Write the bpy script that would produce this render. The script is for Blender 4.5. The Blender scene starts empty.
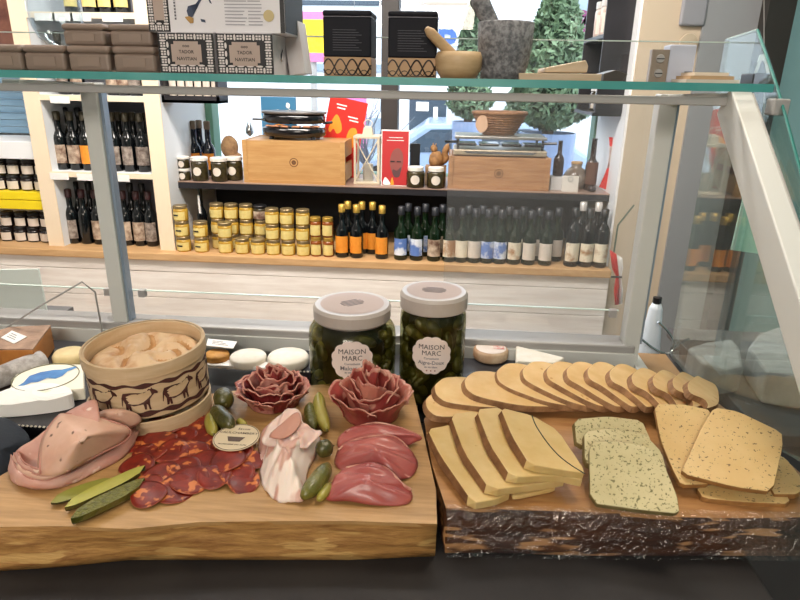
import bpy, bmesh, math, random
from math import sin, cos, pi, radians, sqrt, atan2
from mathutils import Vector, Matrix, noise
random.seed(7)
S = bpy.context.scene
COL = S.collection
# ------------------------------------------------------------------ camera
FPX = 620.0
PITCH, YAW, ROLL = radians(19.37), radians(4.0), radians(1.1)
CAM = Vector((0, 0, 1.45))
ROT = Matrix.Rotation(YAW, 3, 'Z') @ Matrix.Rotation(pi/2-PITCH, 3, 'X') @ Matrix.Rotation(ROLL, 3, 'Z')
cd = bpy.data.cameras.new('camera'); cam = bpy.data.objects.new('camera', cd); COL.objects.link(cam)
cam.matrix_world = Matrix.Translation(CAM) @ ROT.to_4x4()
cd.sensor_width = 36; cd.lens = FPX/800*36; cd.clip_start = 0.02; cd.clip_end = 100
S.camera = cam
S.view_settings.view_transform = 'Standard'; S.view_settings.look = 'None'; S.view_settings.gamma = 1
S.view_settings.use_curve_mapping = False
S.view_settings.exposure = -0.32
S.cycles.use_denoising = True
S.cycles.max_bounces = 10; S.cycles.transparent_max_bounces = 24
S.cycles.caustics_reflective = False; S.cycles.caustics_refractive = False
S.cycles.sample_clamp_indirect = 6
# ------------------------------------------------------------------ world + lights
w = bpy.data.worlds.new('world'); S.world = w; w.use_nodes = True
wn = w.node_tree.nodes; bg = wn['Background']
bg.inputs[0].default_value = (0.82, 0.92, 1.0, 1); bg.inputs[1].default_value = 4.2
def area(name, loc, target, size, power, color, sy=None):
    l = bpy.data.lights.new(name, 'AREA'); l.size = size; l.energy = power; l.color = color
    if sy: l.shape = 'RECTANGLE'; l.size_y = sy
    o = bpy.data.objects.new(name, l); COL.objects.link(o); o.location = loc
    o.rotation_euler = (Vector(target)-Vector(loc)).to_track_quat('-Z', 'Y').to_euler(); return o
sun = bpy.data.lights.new('sun', 'SUN'); sun.energy = 3.0; sun.angle = 0.02; sun.color = (1, .96, .9)
so = bpy.data.objects.new('sun', sun); COL.objects.link(so); so.rotation_euler = (radians(35), radians(25), 0)
area('ceiling_light_case', (0.35, 1.0, 2.62), (-0.05, 0.65, 1.0), 0.4, 14, (1.0, .85, .68))
area('front_fill_light', (-0.3, -1.6, 2.62), (0, 0.9, 1.2), 1.2, 88, (1.0, .90, .78))  # unseen fill added behind the camera to brighten front faces
area('ceiling_light_shelves', (-0.5, 1.75, 2.62), (-0.4, 2.9, 0.6), 1.6, 85, (1.0, .93, .86), 0.4)
area('ceiling_light_left', (-1.9, 1.5, 2.62), (-1.7, 2.8, 0.9), 0.7, 28, (1.0, .93, .85))
# ------------------------------------------------------------------ helpers
def ray(px, py): return ROT @ Vector(((px-400)/FPX, -(py-300)/FPX, -1))
def at(px, py, x=None, y=None, z=None):            # the point of the photo's ray on a plane of the place
    d = ray(px, py)
    t = (x-CAM.x)/d.x if x is not None else (y-CAM.y)/d.y if y is not None else (z-CAM.z)/d.z
    return CAM + t*d
def lin(h):
    c = [int(h[i:i+2], 16)/255 for i in (0, 2, 4)]
    return tuple(((v/12.92) if v <= .04045 else ((v+.055)/1.055)**2.4) for v in c)+(1,)
ORD = ['first', 'second', 'third', 'fourth', 'fifth', 'sixth', 'seventh', 'eighth', 'ninth', 'tenth', 'eleventh', 'twelfth',
       'thirteenth', 'fourteenth', 'fifteenth', 'sixteenth', 'seventeenth', 'eighteenth', 'nineteenth', 'twentieth']
MATS = {}
def mat(name, c, rough=.5, metal=0, c2=None, scale=20, detail=4, stretch=(1, 1, 1), bump=0, bscale=None, lo=.35, hi=.65,
        trans=0, sss=0, emit=0, coat=0, spec=.5, c3=None, s3=60, t3=.62, rnd=False, vor=False, alpha=1):
    if name in MATS: return MATS[name]
    m = bpy.data.materials.new(name); m.use_nodes = True; MATS[name] = m
    nt = m.node_tree; N = nt.nodes; L = nt.links; b = N['Principled BSDF']
    b.inputs['Base Color'].default_value = lin(c); b.inputs['Roughness'].default_value = rough
    b.inputs['Metallic'].default_value = metal; b.inputs['Specular IOR Level'].default_value = spec
    b.inputs['Transmission Weight'].default_value = trans; b.inputs['Coat Weight'].default_value = coat
    b.inputs['Coat Roughness'].default_value = .12
    if sss:
        b.inputs['Subsurface Weight'].default_value = sss; b.inputs['Subsurface Radius'].default_value = (.01, .004, .002)
        b.inputs['Subsurface Scale'].default_value = .6
    if emit:
        b.inputs['Emission Color'].default_value = lin(c); b.inputs['Emission Strength'].default_value = emit
    if alpha < 1: b.inputs['Alpha'].default_value = alpha
    if c2 or bump:
        tc = N.new('ShaderNodeTexCoord'); mp = N.new('ShaderNodeMapping'); L.new(tc.outputs['Object'], mp.inputs['Vector'])
        mp.inputs['Scale'].default_value = stretch
        if rnd:
            oi = N.new('ShaderNodeObjectInfo'); mu = N.new('ShaderNodeMath'); mu.operation = 'MULTIPLY'; mu.inputs[1].default_value = 37
            L.new(oi.outputs['Random'], mu.inputs[0]); L.new(mu.outputs[0], mp.inputs['Location'])
    def ns(sc, det):
        n = N.new('ShaderNodeTexNoise'); n.inputs['Scale'].default_value = sc; n.inputs['Detail'].default_value = det
        n.inputs['Roughness'].default_value = .6
        L.new(mp.outputs[0], n.inputs['Vector']); return n
    if c2:
        if vor:
            n = N.new('ShaderNodeTexVoronoi'); n.inputs['Scale'].default_value = scale; L.new(mp.outputs[0], n.inputs['Vector'])
            src = n.outputs['Distance']
        else:
            n = ns(scale, detail); src = n.outputs['Fac']
        r = N.new('ShaderNodeValToRGB'); r.color_ramp.elements[0].position = lo; r.color_ramp.elements[1].position = hi
        r.color_ramp.elements[0].color = lin(c); r.color_ramp.elements[1].color = lin(c2)
        L.new(src, r.inputs[0]); out = r.outputs[0]
        if c3:
            n3 = ns(s3, 2); r3 = N.new('ShaderNodeValToRGB'); r3.color_ramp.elements[0].position = t3; r3.color_ramp.elements[1].position = t3+.05
            r3.color_ramp.elements[0].color = (0, 0, 0, 1); r3.color_ramp.elements[1].color = (1, 1, 1, 1)
            L.new(n3.outputs['Fac'], r3.inputs[0])
            mx = N.new('ShaderNodeMix'); mx.data_type = 'RGBA'; L.new(r3.outputs[0], mx.inputs[0]); L.new(out, mx.inputs[6])
            mx.inputs[7].default_value = lin(c3); out = mx.outputs[2]
        L.new(out, b.inputs['Base Color'])
    if bump:
        nb = ns(bscale or scale, 4); bp = N.new('ShaderNodeBump'); bp.inputs['Strength'].default_value = bump
        bp.inputs['Distance'].default_value = .004; L.new(nb.outputs['Fac'], bp.inputs['Height']); L.new(bp.outputs[0], b.inputs['Normal'])
    return m
def glass(name, tint='ffffff', ior=1.5, film=0.0):
    if name in MATS: return MATS[name]
    m = bpy.data.materials.new(name); m.use_nodes = True; MATS[name] = m
    N = m.node_tree.nodes; L = m.node_tree.links; N.remove(N['Principled BSDF']); o = N['Material Output']
    t = N.new('ShaderNodeBsdfTransparent'); t.inputs[0].default_value = lin(tint)
    g = N.new('ShaderNodeBsdfGlossy'); g.inputs['Roughness'].default_value = .01
    f = N.new('ShaderNodeFresnel'); ge = N.new('ShaderNodeNewGeometry'); iv = N.new('ShaderNodeMapRange')
    iv.inputs[3].default_value = ior; iv.inputs[4].default_value = 1/ior; L.new(ge.outputs['Backfacing'], iv.inputs[0]); L.new(iv.outputs[0], f.inputs[0])
    mx = N.new('ShaderNodeMixShader'); L.new(f.outputs[0], mx.inputs[0]); L.new(t.outputs[0], mx.inputs[1]); L.new(g.outputs[0], mx.inputs[2])
    out = mx.outputs[0]
    if film:
        d = N.new('ShaderNodeBsdfDiffuse'); d.inputs[0].default_value = (.8, .82, .85, 1); m2 = N.new('ShaderNodeMixShader'); m2.inputs[0].default_value = film
        L.new(out, m2.inputs[1]); L.new(d.outputs[0], m2.inputs[2]); out = m2.outputs[0]
    L.new(out, o.inputs[0]); return m
def chain(pts, n=10, closed=False):                 # Catmull-Rom through points
    P = [Vector(p) for p in pts]; out = []; k = len(P)
    segs = k if closed else k-1
    for i in range(segs):
        if closed: a, b, c, d = P[(i-1) % k], P[i], P[(i+1) % k], P[(i+2) % k]
        else: a, b, c, d = P[max(i-1, 0)], P[i], P[i+1], P[min(i+2, k-1)]
        for j in range(n):
            t = j/n
            out.append(.5*((2*b)+(c-a)*t+(2*a-5*b+4*c-d)*t*t+(3*b-a-3*c+d)*t**3))
    if not closed: out.append(P[-1])
    return out
I4 = Matrix.Identity(4)
def T(x, y, z): return Matrix.Translation((x, y, z))
def RZ(a): return Matrix.Rotation(a, 4, 'Z')
def RX(a): return Matrix.Rotation(a, 4, 'X')
def RY(a): return Matrix.Rotation(a, 4, 'Y')
class MB:
    def __init__(s): s.v = []; s.f = []; s.m = []
    def add(s, V, F, mi=0, M=None):
        k = len(s.v); s.v += [(M @ Vector(p)) if M else Vector(p) for p in V]
        s.f += [tuple(i+k for i in f) for f in F]; s.m += [mi]*len(F); return s
    def box(s, x0, x1, y0, y1, z0, z1, mi=0, M=None):
        V = [(x, y, z) for z in (z0, z1) for y in (y0, y1) for x in (x0, x1)]
        return s.add(V, [(0, 2, 3, 1), (4, 5, 7, 6), (0, 1, 5, 4), (2, 6, 7, 3), (0, 4, 6, 2), (1, 3, 7, 5)], mi, M)
    def lathe(s, prof, n=24, mi=0, M=None, sx=1, sy=1, a0=0, a1=2*pi):
        full = abs(a1-a0-2*pi) < 1e-6; k = len(prof); V = []; F = []; cols = n if full else n+1
        for i in range(cols):
            a = a0+(a1-a0)*i/n
            for r, z in prof: V.append((r*cos(a)*sx, r*sin(a)*sy, z))
        for i in range(n):
            j = (i+1) % cols
            for q in range(k-1): F.append((i*k+q, j*k+q, j*k+q+1, i*k+q+1))
        return s.add(V, F, mi, M)
    def tube(s, pts, rad, n=8, mi=0, M=None, cap=True):
        P = [Vector(p) for p in pts]; k = len(P); R = rad if isinstance(rad, (list, tuple)) else [rad]*k; V = []; F = []
        d0 = (P[1]-P[0]).normalized(); u = d0.orthogonal().normalized()
        for i in range(k):
            d = (P[min(i+1, k-1)]-P[max(i-1, 0)]).normalized(); u = (u-d*u.dot(d)).normalized(); w_ = d.cross(u)
            for j in range(n):
                a = 2*pi*j/n; V.append(P[i]+(u*cos(a)+w_*sin(a))*R[i])
        for i in range(k-1):
            for j in range(n): F.append((i*n+j, i*n+(j+1) % n, (i+1)*n+(j+1) % n, (i+1)*n+j))
        if cap: F.append(tuple(reversed(range(n)))); F.append(tuple(range((k-1)*n, k*n)))
        return s.add(V, F, mi, M)
    def prism(s, poly, off, mi=0, mside=None, M=None):
        P = [Vector(p) for p in poly]; k = len(P); o = Vector(off)
        k0 = len(s.v); s.v += [(M @ p) if M else p for p in P]+[(M @ (p+o)) if M else p+o for p in P]
        s.f += [tuple(k0+i for i in range(k)), tuple(k0+k+i for i in reversed(range(k)))]; s.m += [mi, mi]
        for i in range(k):
            j = (i+1) % k; s.f.append((k0+i, k0+k+i, k0+k+j, k0+j)); s.m.append(mi if mside is None else mside)
        return s
    def build(s, name, mats, parent=None, smooth=False, bevel=0, solid=0, sub=0, loc=None, seg=2):
        me = bpy.data.meshes.new(name); me.from_pydata([tuple(v) for v in s.v], [], s.f)
        for m in (mats if isinstance(mats, (list, tuple)) else [mats]): me.materials.append(m)
        for p, mi in zip(me.polygons, s.m): p.material_index = mi; p.use_smooth = smooth
        bm = bmesh.new(); bm.from_mesh(me); bmesh.ops.recalc_face_normals(bm, faces=bm.faces); bm.to_mesh(me); bm.free()
        o = bpy.data.objects.new(name, me); COL.objects.link(o)
        if parent: o.parent = parent
        if loc: o.location = loc
        if solid: md = o.modifiers.new('solid', 'SOLIDIFY'); md.thickness = solid; md.offset = 0
        if bevel:
            md = o.modifiers.new('bevel', 'BEVEL'); md.width = bevel; md.segments = seg; md.limit_method = 'ANGLE'; md.angle_limit = radians(40)
        if sub: md = o.modifiers.new('sub', 'SUBSURF'); md.levels = sub; md.render_levels = sub
        return o
def tag(o, label, cat, group=None, kind=None):
    o['label'] = label; o['category'] = cat
    if group: o['group'] = group
    if kind: o['kind'] = kind
    return o
def thing(name, label, cat, loc=(0, 0, 0), rz=0, group=None):
    o = bpy.data.objects.new(name, None); COL.objects.link(o); o.location = loc; o.rotation_euler = (0, 0, rz)
    o.empty_display_size = .02
    return tag(o, label, cat, group)
def struct(o): o['kind'] = 'structure'; return o
def dup(root, loc, label, rz=0, group=None):
    r = root.copy(); COL.objects.link(r); r.location = loc; r.rotation_euler = (0, 0, rz); r['label'] = label
    if group: r['group'] = group
    for ch in list(root.children):
        c = ch.copy(); COL.objects.link(c); c.parent = r
        for g in list(ch.children):
            d = g.copy(); COL.objects.link(d); d.parent = c
    return r
def textmesh(body, size, bold=0.0):
    cu = bpy.data.curves.new('t', 'FONT'); cu.body = body; cu.size = size; cu.align_x = 'CENTER'; cu.align_y = 'CENTER'; cu.offset = bold; cu.resolution_u = 2
    o = bpy.data.objects.new('t', cu); me = bpy.data.meshes.new_from_object(o)
    V = [v.co.copy() for v in me.vertices]; F = [tuple(p.vertices) for p in me.polygons]
    bpy.data.objects.remove(o); bpy.data.curves.remove(cu); bpy.data.meshes.remove(me)
    return V, F
def lettering(lines, m, parent, M=I4, wrap=None, name='lettering', bold=0.0):   # lines: (text, size, x, y); wrap = cylinder radius, M places the XZ plane
    b = MB()
    for body, size, x, y in lines:
        V, F = textmesh(body, size, bold); Q = []
        for v in V:
            X, Y = v.x+x, v.y+y
            if wrap: Q.append((wrap*sin(X/wrap), -wrap*cos(X/wrap), Y))
            else: Q.append((X, 0, Y))
        b.add(Q, F, 0, M)
    return b.build(name, m, parent)
def wrapdisc(b, r, rad, z0, lobes=0, amp=0, n=48, M=None, asp=1.0, mi=0):                # a label disc bent round a cylinder of radius rad
    V = [(0, -rad, z0)]; F = []
    for q in (.5, 1):
        for i in range(n):
            a = 2*pi*i/n; rr = r*q*(1+(amp*abs(sin(a*lobes/2)) if lobes else 0)); X = rr*cos(a); V.append((rad*sin(X/rad), -rad*cos(X/rad), z0+rr*asp*sin(a)))
    for i in range(n):
        j = (i+1) % n; F.append((0, 1+i, 1+j)); F.append((1+i, 1+n+i, 1+n+j, 1+j))
    b.add(V, F, mi, M); return b
def wraprect(b, w_, h, rad, z0, n=10, M=None, mi=0, a=0):
    V = []; F = []
    for i in range(n+1):
        X = -w_/2+w_*i/n
        for z in (z0-h/2, z0+h/2): V.append((rad*sin(X/rad+a), -rad*cos(X/rad+a), z))
    for i in range(n): F.append((2*i, 2*i+2, 2*i+3, 2*i+1))
    b.add(V, F, mi, M); return b
def nz(x, y, z=0, s=1): return noise.noise(Vector((x*s, y*s, z*s)))
# ------------------------------------------------------------------ materials
steel = mat('brushed_aluminium', 'd4d6d2', .5, .05); steel_d = mat('grey_metal', 'a8a6a4', .45, .15)
cream = mat('cream_paint', 'f0dcc0', .6); white = mat('white_paint', 'eef0f2', .6); paper = mat('white_paper', 'f2f0ec', .7)
plank = mat('whitewashed_plank', 'f6efe8', .6, c2='e2d7ce', scale=5, stretch=(.6, 3, 6), detail=6)
oak = mat('pale_worktop_wood', 'd3ab7c', .5, c2='c29868', scale=8, stretch=(.7, 5, 5))
pine = mat('crate_pine', 'c19660', .5, c2='b3844e', scale=9, stretch=(.8, 4, 7), rnd=True)
pine2 = mat('crate_pine_grey', 'b98a5e', .5, c2='9a6a42', scale=9, stretch=(.8, 4, 7))
black = mat('black_plastic', '121214', .35); dark = mat('dark_stain', '1b1a1e', .45, c2='26242a', scale=6)
navy = mat('navy_panel', '14161f', .6); slate = mat('slate_top', '201e1f', .6, c2='2c2a2a', scale=9, detail=8, bump=.12, spec=.25)
blackglass = mat('dark_bottle_glass', '0d1012', .08, spec=.6); brownglass = mat('brown_bottle_glass', '2a1206', .1); greenglass = mat('green_bottle_glass', '10200f', .08)
gl = glass('clear_glass'); gl_end = glass('end_panel_glass', 'eef6f2', 1.75, .03); gl_film = glass('hazy_sliding_glass', 'fbfcfd', 1.5, .05)
teal_edge = mat('teal_glass_edge', '4a9c98', .15, spec=.8, c2='72b4b0', scale=4)
taupe = mat('taupe_tin', '8d7b6e', .45, c2='86746a', scale=4); goldtan = mat('kraft_gold', 'b59068', .45)
ink = mat('black_ink', '17151a', .5); label_w = mat('label_paper', 'd9cdc0', .65); label_gr = mat('grey_label', 'a99d92', .65, c2='5f5048', scale=45, rnd=True); label_y = mat('yellow_label', 'e3d08a', .6, c2='d8c070', scale=30)
label_o = mat('orange_label', 'e58a24', .6, c2='ee9c34', scale=25); label_b = mat('blue_white_label', '5f7fc0', .6, c2='dfe4ee', scale=14, lo=.45, hi=.55, rnd=True)
label_c = mat('cream_scenic_label', 'e8dcc4', .6, c2='a87c54', scale=9, lo=.5, hi=.6, rnd=True); label_g = mat('green_label', '7fae8c', .6)
label_brn = mat('brown_label', '6a4a3a', .6, c2='c9b6a0', scale=30, rnd=True)
goldfoil = mat('gold_foil', 'c9a24a', .3, .6); red = mat('red_print', 'd8261c', .5); redp = mat('red_cover', 'b52a2c', .5); orange = mat('orange_print', 'f59a2e', .5)
blue_bk = mat('blue_cover', '3f7ea6', .5); pink = mat('pink_sign', 'f07ec0', .5); yellow = mat('yellow_sign', 'f3d818', .5)
teal_wall = mat('teal_wall_paint', '5c8082', .7); floor_m = mat('floor_tile', 'a89c90', .5, c2='b5a99c', scale=3)
greylid = mat('silver_lid', 'cfcac4', .35, .3)
# ------------------------------------------------------------------ room shell
def wall(name, x0, x1, y0, y1, z0, z1, m): return struct(MB().box(x0, x1, y0, y1, z0, z1).build(name, m))
wall('floor', -3.6, 1.5, -2.2, 3.5, -.06, 0, floor_m)
wall('ceiling', -3.6, 1.5, -2.2, 3.5, 2.7, 2.76, white)
wall('wall_rear', -3.6, 1.5, -2.26, -2.2, 0, 2.7, white)
wall('wall_left', -3.66, -3.6, -2.2, 3.5, 0, 2.7, white)
wall('wall_right', 1.30, 1.36, -2.2, 2.78, 0, 2.7, teal_wall)
b = MB(); b.box(-3.6, -1.28, 3.35, 3.45, 0, 2.7); b.box(-1.28, .78, 3.35, 3.45, 0, .96); b.box(-1.28, .78, 3.35, 3.45, 2.5, 2.7); b.box(.78, 1.5, 3.35, 3.45, 0, 2.7)
struct(b.build('wall_back', white))
struct(MB().box(.755, 1.30, 2.78, 3.35, 0, 2.7).build('wall_pier', mat('pier_paint', 'c9b79f', .6)))
struct(MB().box(.99, 1.2, 2.765, 2.78, 0, 2.7).build('trim_reflection', mat('pier_reflection_grey', '8f9092', .5)))  # grey strip painting a dark reflection onto the pier
gp_ = at(692, 20, y=2.77); t = thing('wall_panel', 'grey rounded panel on the beige pier at the upper right', 'panel', (gp_.x, 2.778, 1.68)); MB().box(-.05, .05, -.02, 0, .0, .34).build('panel_face', mat('grey_panel', '8d8d92', .35), t, bevel=.012, seg=3); MB().lathe([(0, 0), (.035, 0), (.035, .012), (0, .014)], 20, M=T(0, -.002, -.06) @ RX(pi/2)).build('round_knob', mat('beige_plastic', 'b8a890', .5), t, bevel=.003)
struct(MB().box(.745, .755, 2.79, 3.35, .0, 2.7).build('trim_1', white))
b = MB(); b.box(1.2, 1.30, 2.70, 2.78, 0, 2.7)
struct(b.build('trim_2', mat('dark_trim', '2a2622', .5)))
win = MB(); win.box(-1.28, -1.235, 3.30, 3.40, .96, 2.5, 0); win.box(.735, .78, 3.30, 3.40, .96, 2.5, 0); win.box(-1.235, .735, 3.3, 3.4, .955, .99, 0)
wf = struct(win.build('window_1', mat('green_window_frame', '5d8a72', .4), bevel=.004))
mu = MB().box(at(382, 60, y=3.34).x, at(399, 60, y=3.34).x, 3.3, 3.42, .99, 2.5).build('mullion', mat('dark_brown_frame', '35302e', .5), wf, bevel=.004)
MB().box(-1.235, .735, 3.36, 3.364, .99, 2.5).build('window_pane', glass('window_glass'), wf)
# ------------------------------------------------------------------ street outside
struct(MB().box(-8, 8, 3.5, 12, -.3, -.12).build('ground', mat('pavement', '9a979a', .8, c2='8a8789', scale=3)))
bd = thing('building', 'pale sunlit shop building across the street, seen through the window', 'building', (0, 10, -.12))
f = MB().box(-8, 8, 0, .4, 0, 8).build('facade', mat('pale_facade', 'dfe6ee', .8), bd)
def bpx(px, py): p = at(px, py, y=10.0); return p.x, p.z+.12
def brect(name, x0, y0, x1, y1, m, d=.03):
    xa, za = bpx(x0, y1); xb, zb = bpx(x1, y0); return MB().box(xa, xb, -d, 0, za, zb).build(name, m, bd, bevel=.01)
wind = mat('shop_window_glass', '9fb0bf', .2, c2='7d92a6', scale=2); wind_d = mat('dark_shop_glass', '3b4a58', .15)
for r in ((408, 96, 447, 175),): brect('door', *r, wind_d)
brect('door_notice', 416, 102, 429, 111, paper, .05); brect('door_notice', 433, 107, 438, 119, paper, .05)
brect('window', 352, 118, 381, 190, wind); brect('window', 262, 40, 300, 66, wind); brect('window', 425, -40, 470, 6, wind); brect('window', 280, -60, 320, -4, wind)
brect('window', 540, -10, 590, 18, wind); brect('sill_band', 250, 66, 480, 70, wind); brect('sill_band', 300, 2, 480, 5, wind_d)
brect('sign_board', 425, 22, 462, 46, mat('pale_sign', 'e6edf4', .5))
brect('sign_board', 575, 12, 620, 42, mat('pink_pale_sign', 'f6e3ee', .5))
def btext(body, px, py, size, m):
    x, z = bpx(px, py); lettering([(body, size, 0, 0)], m, bd, T(x, -.055, z), bold=.02)
btext('B', 447, 33, .50, mat('blue_sign_paint', '3b62a8', .5)); btext('P', 581, 24, .42, mat('plum_sign_paint', '7a3560', .5)); btext('C', 591, 26, .42, MATS['plum_sign_paint'])
# yellow and pink shop sign box in front of the facade
yp = at(313, 52, y=7.5)
ys = thing('street_sign', 'yellow and pink striped street sign box seen beside the patterned boxes', 'sign', (yp.x, 7.5, -.12))
za, zb, zc, zd = [at(313, q, y=7.5).z+.12 for q in (62, 53, 20, 12)]
hw = .24
MB().box(-hw, hw, -.06, .06, zb, zc).build('yellow_panel', yellow, ys); MB().box(-hw, hw, -.06, .06, za, zb).build('lower_band', mat('pink_band', 'd878a8', .5), ys)
MB().box(-hw, hw, -.06, .06, zc, zd).build('upper_band', MATS['pink_band'], ys); MB().box(-hw-.01, hw+.01, -.065, .065, (zb+zc)/2-.01, (zb+zc)/2+.01).build('joint', mat('olive_line', '8a7a18', .5), ys)
MB().tube([(0, 0, 0), (0, 0, za)], .04).build('post', steel_d, ys)
pp = at(356, 130, y=6); 
ps = thing('pink_banner', 'bright pink banner standing outside behind the red fondue poster', 'banner', (pp.x, 6, -.12))
MB().box(-.10, .10, -.02, .02, at(356, 150, y=6).z+.12, at(356, 92, y=6).z+.12).build('panel', pink, ps); MB().box(-.02, .02, -.015, .015, 0, at(356, 150, y=6).z+.12).build('post', steel_d, ps)
leafm = mat('topiary_leaf', '2c442c', .55, c2='7c9876', scale=7, rnd=True); leafk = mat('topiary_core', '1f3320', .9)
def topiary(px, py0, py1, hwpx, y, label, n, pot):
    top = at(px, py0, y=y); bot = at(px, py1, y=y); R = abs(at(px+hwpx, py1, y=y).x-bot.x); z0 = bot.z
    t = thing('topiary_tree', label, 'tree', (bot.x, y, -.12), 0, 'clipped trees outside the window'); H = top.z-z0; zb = z0+.12
    def prof(q): return R*(min(1, q/.12)**.6)*(1-q)**.75 if q < 1 else 0
    MB().lathe([(prof(i/14)*.86, zb+H*i/14) for i in range(15)], 20).build('crown_core', leafk, t, True)
    b = MB()
    for i in range(n):
        q = random.random()**1.3; a = random.uniform(0, 2*pi); r = prof(q)*random.uniform(.84, 1.06); c = Vector((r*cos(a), r*sin(a), zb+H*q))
        s_ = random.uniform(.022, .040); u = Vector((random.gauss(0, 1), random.gauss(0, 1), random.gauss(0, 1))).normalized(); v = u.orthogonal().normalized()
        b.add([c-u*s_, c+v*s_*.5, c+u*s_, c-v*s_*.5], [(0, 1, 2, 3)])
    lf = b.build('foliage', leafm, t); lf['kind'] = 'stuff'
    MB().tube([(0, 0, .1), (0, 0, zb+.1)], .04).build('trunk', mat('bark', '4a3a2c', .9), t)
    ph = max(.3, zb-.03)
    MB().lathe([(0, 0), (R*.52, 0), (R*.62, ph), (R*.57, ph), (R*.55, ph-.05), (0, ph-.05)], 24).build('planter', pot, t, False, .005)
    return t
potb = mat('slate_blue_planter', '7d93b8', .5)
topiary(548, -40, 128, 46, 4.6, 'large dense conical evergreen shrub outside behind the granite mortar', 5200, potb)
topiary(468, -8, 118, 25, 6.2, 'smaller conical evergreen shrub outside, left of the granite mortar', 2200, potb)
# bare twigs in the street
tw = at(366, 150, y=5.2)
tb = thing('bare_shrub', 'bare twiggy shrub outside above the white lantern', 'shrub', (tw.x, 5.2, -.12)); b = MB()
for i in range(26):
    p = Vector((0, 0, .9)); pts = [p.copy()]; d = Vector((random.uniform(-.5, .5), random.uniform(-.3, .3), 1)).normalized()
    for k in range(5): d = (d+Vector((random.uniform(-.5, .5), random.uniform(-.4, .4), random.uniform(-.1, .3)))).normalized(); p = p+d*.12; pts.append(p.copy())
    b.tube(pts, [.008, .007, .006, .005, .004, .003], 4)
br = b.build('twigs', mat('twig_bark', '6f7a88', .8), tb); MB().tube([(0, 0, .02), (0, 0, .92)], .02).build('stem', MATS['twig_bark'], tb)
MB().lathe([(0, 0), (.13, 0), (.16, .3), (0, .3)], 16).build('planter', potb, tb)
# parked car, blue grey, low behind the grill crate
cp = at(478, 140, y=7.0)
car = thing('parked_car', 'blue-grey car parked across the street behind the wicker basket', 'car', (cp.x+.1, 8.2, -.12))
side = [(-1.9, .3), (-1.85, .62), (-1.2, .76), (-.7, 1.12), (.6, 1.15), (1.2, .8), (1.85, .7), (1.95, .3)]
MB().prism([(x, -.8, z) for x, z in side], (0, 1.6, 0)).build('body', mat('car_paint', '8fa6c4', .25, coat=.5), car, bevel=.05)
MB().prism([(x, -.81, z) for x, z in ((-1.0, .8), (-.62, 1.06), (.5, 1.09), (.95, .82))], (0, 1.62, 0)).build('side_window', wind_d, car)
for x in (-1.2, 1.2):
    for y in (-.72, .72): MB().tube([(x, y-.1, .32), (x, y+.1, .32)], .32, 20).build('wheel', black, car)
# ------------------------------------------------------------------ shop wall unit: worktop, plank base, dark shelf, bookcases
wt_z = .672
MB_ = MB(); MB_.box(-3.2, .755, 2.72, 3.34, wt_z-.036, wt_z)
tag(MB_.build('worktop', oak, bevel=.004), 'long pale wooden worktop carrying the bottles and yellow jars', 'worktop')
pb = thing('plank_base', 'whitewashed horizontal plank front under the wooden worktop', 'cabinet', (0, 2.74, 0))
z = wt_z-.037
for i, h in enumerate((.06, .13, .10)):
    MB().box(-3.2, .755, 0, .02, z-h+.003, z).build('plank', plank, pb, bevel=.002); z -= h
MB().box(-3.2, .755, .02, .5, .0, wt_z-.037).build('carcass', navy, pb)
MB().box(-3.2, .755, .004, .02, .0, z).build('plinth', mat('brown_plinth', '8d6b52', .6), pb)
sh_z = .986
ds = thing('dark_wall_shelf', 'long black wooden wall shelf under the window, above the bottles', 'shelf', (0, 2.88, sh_z))
MB().box(at(177, 185, y=2.88).x, .745, .002, .455, -.034, -.004).build('board', dark, ds, bevel=.002)
MB().box(at(177, 185, y=2.88).x, .745, 0, .455, -.004, 0).build('top_face', mat('shelf_top_laminate', 'a08474', .35), ds)
MB().box(-1.255, .74, .44, .455, wt_z-sh_z+.001, -.035).build('back_panel', navy, ds)
bc = thing('bookcase', 'white wine bookcase with cream edges at the left', 'bookcase', (0, 2.78, wt_z))
inner = mat('shadow_white_paint', 'c9ced6', .7)
for i, (xa, xb) in enumerate(((-1.90, -1.825), (-1.345, -1.272))):
    u = MB().box(xa, xb, .004, .56, 0, 2.0).build('upright', white, bc); MB().box(xa, xb, 0, .004, 0, 2.0).build('edge_band', cream, u)
MB().box(-1.825, -1.345, .34, .36, 0, 2.0).build('back_board', mat('grey_back_board', '83838c', .7), bc)
for z in (1.03, 1.369, 1.706):
    s_ = MB().box(-1.825, -1.345, .004, .34, z-.022-wt_z, z-wt_z).build('shelf_board', white, bc); MB().box(-1.825, -1.345, 0, .004, z-.024-wt_z, z-wt_z).build('edge_band', cream, s_)
for x, z in ((-1.79, 1.015), (-1.66, 1.015), (-1.50, 1.015), (-1.73, 1.355), (-1.74, 1.692), (-1.66, 1.692), (-1.58, 1.692), (-1.44, 1.692)):
    MB().box(x-.045, x+.045, -.004, -.001, z-.022-wt_z, z+.008-wt_z).build('price_tag', paper, bc)
lc = thing('shelf_unit', 'white and yellow shelf unit at the far left edge', 'shelf', (0, 2.80, wt_z))
MB().box(-2.75, -1.91, .35, .37, 0, 1.9).build('back_board', white, lc); MB().box(-2.75, -1.91, 0, .34, 1.091-.012-wt_z, 1.091-wt_z-.002+.07).build('white_shelf', white, lc, bevel=.003)
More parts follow.
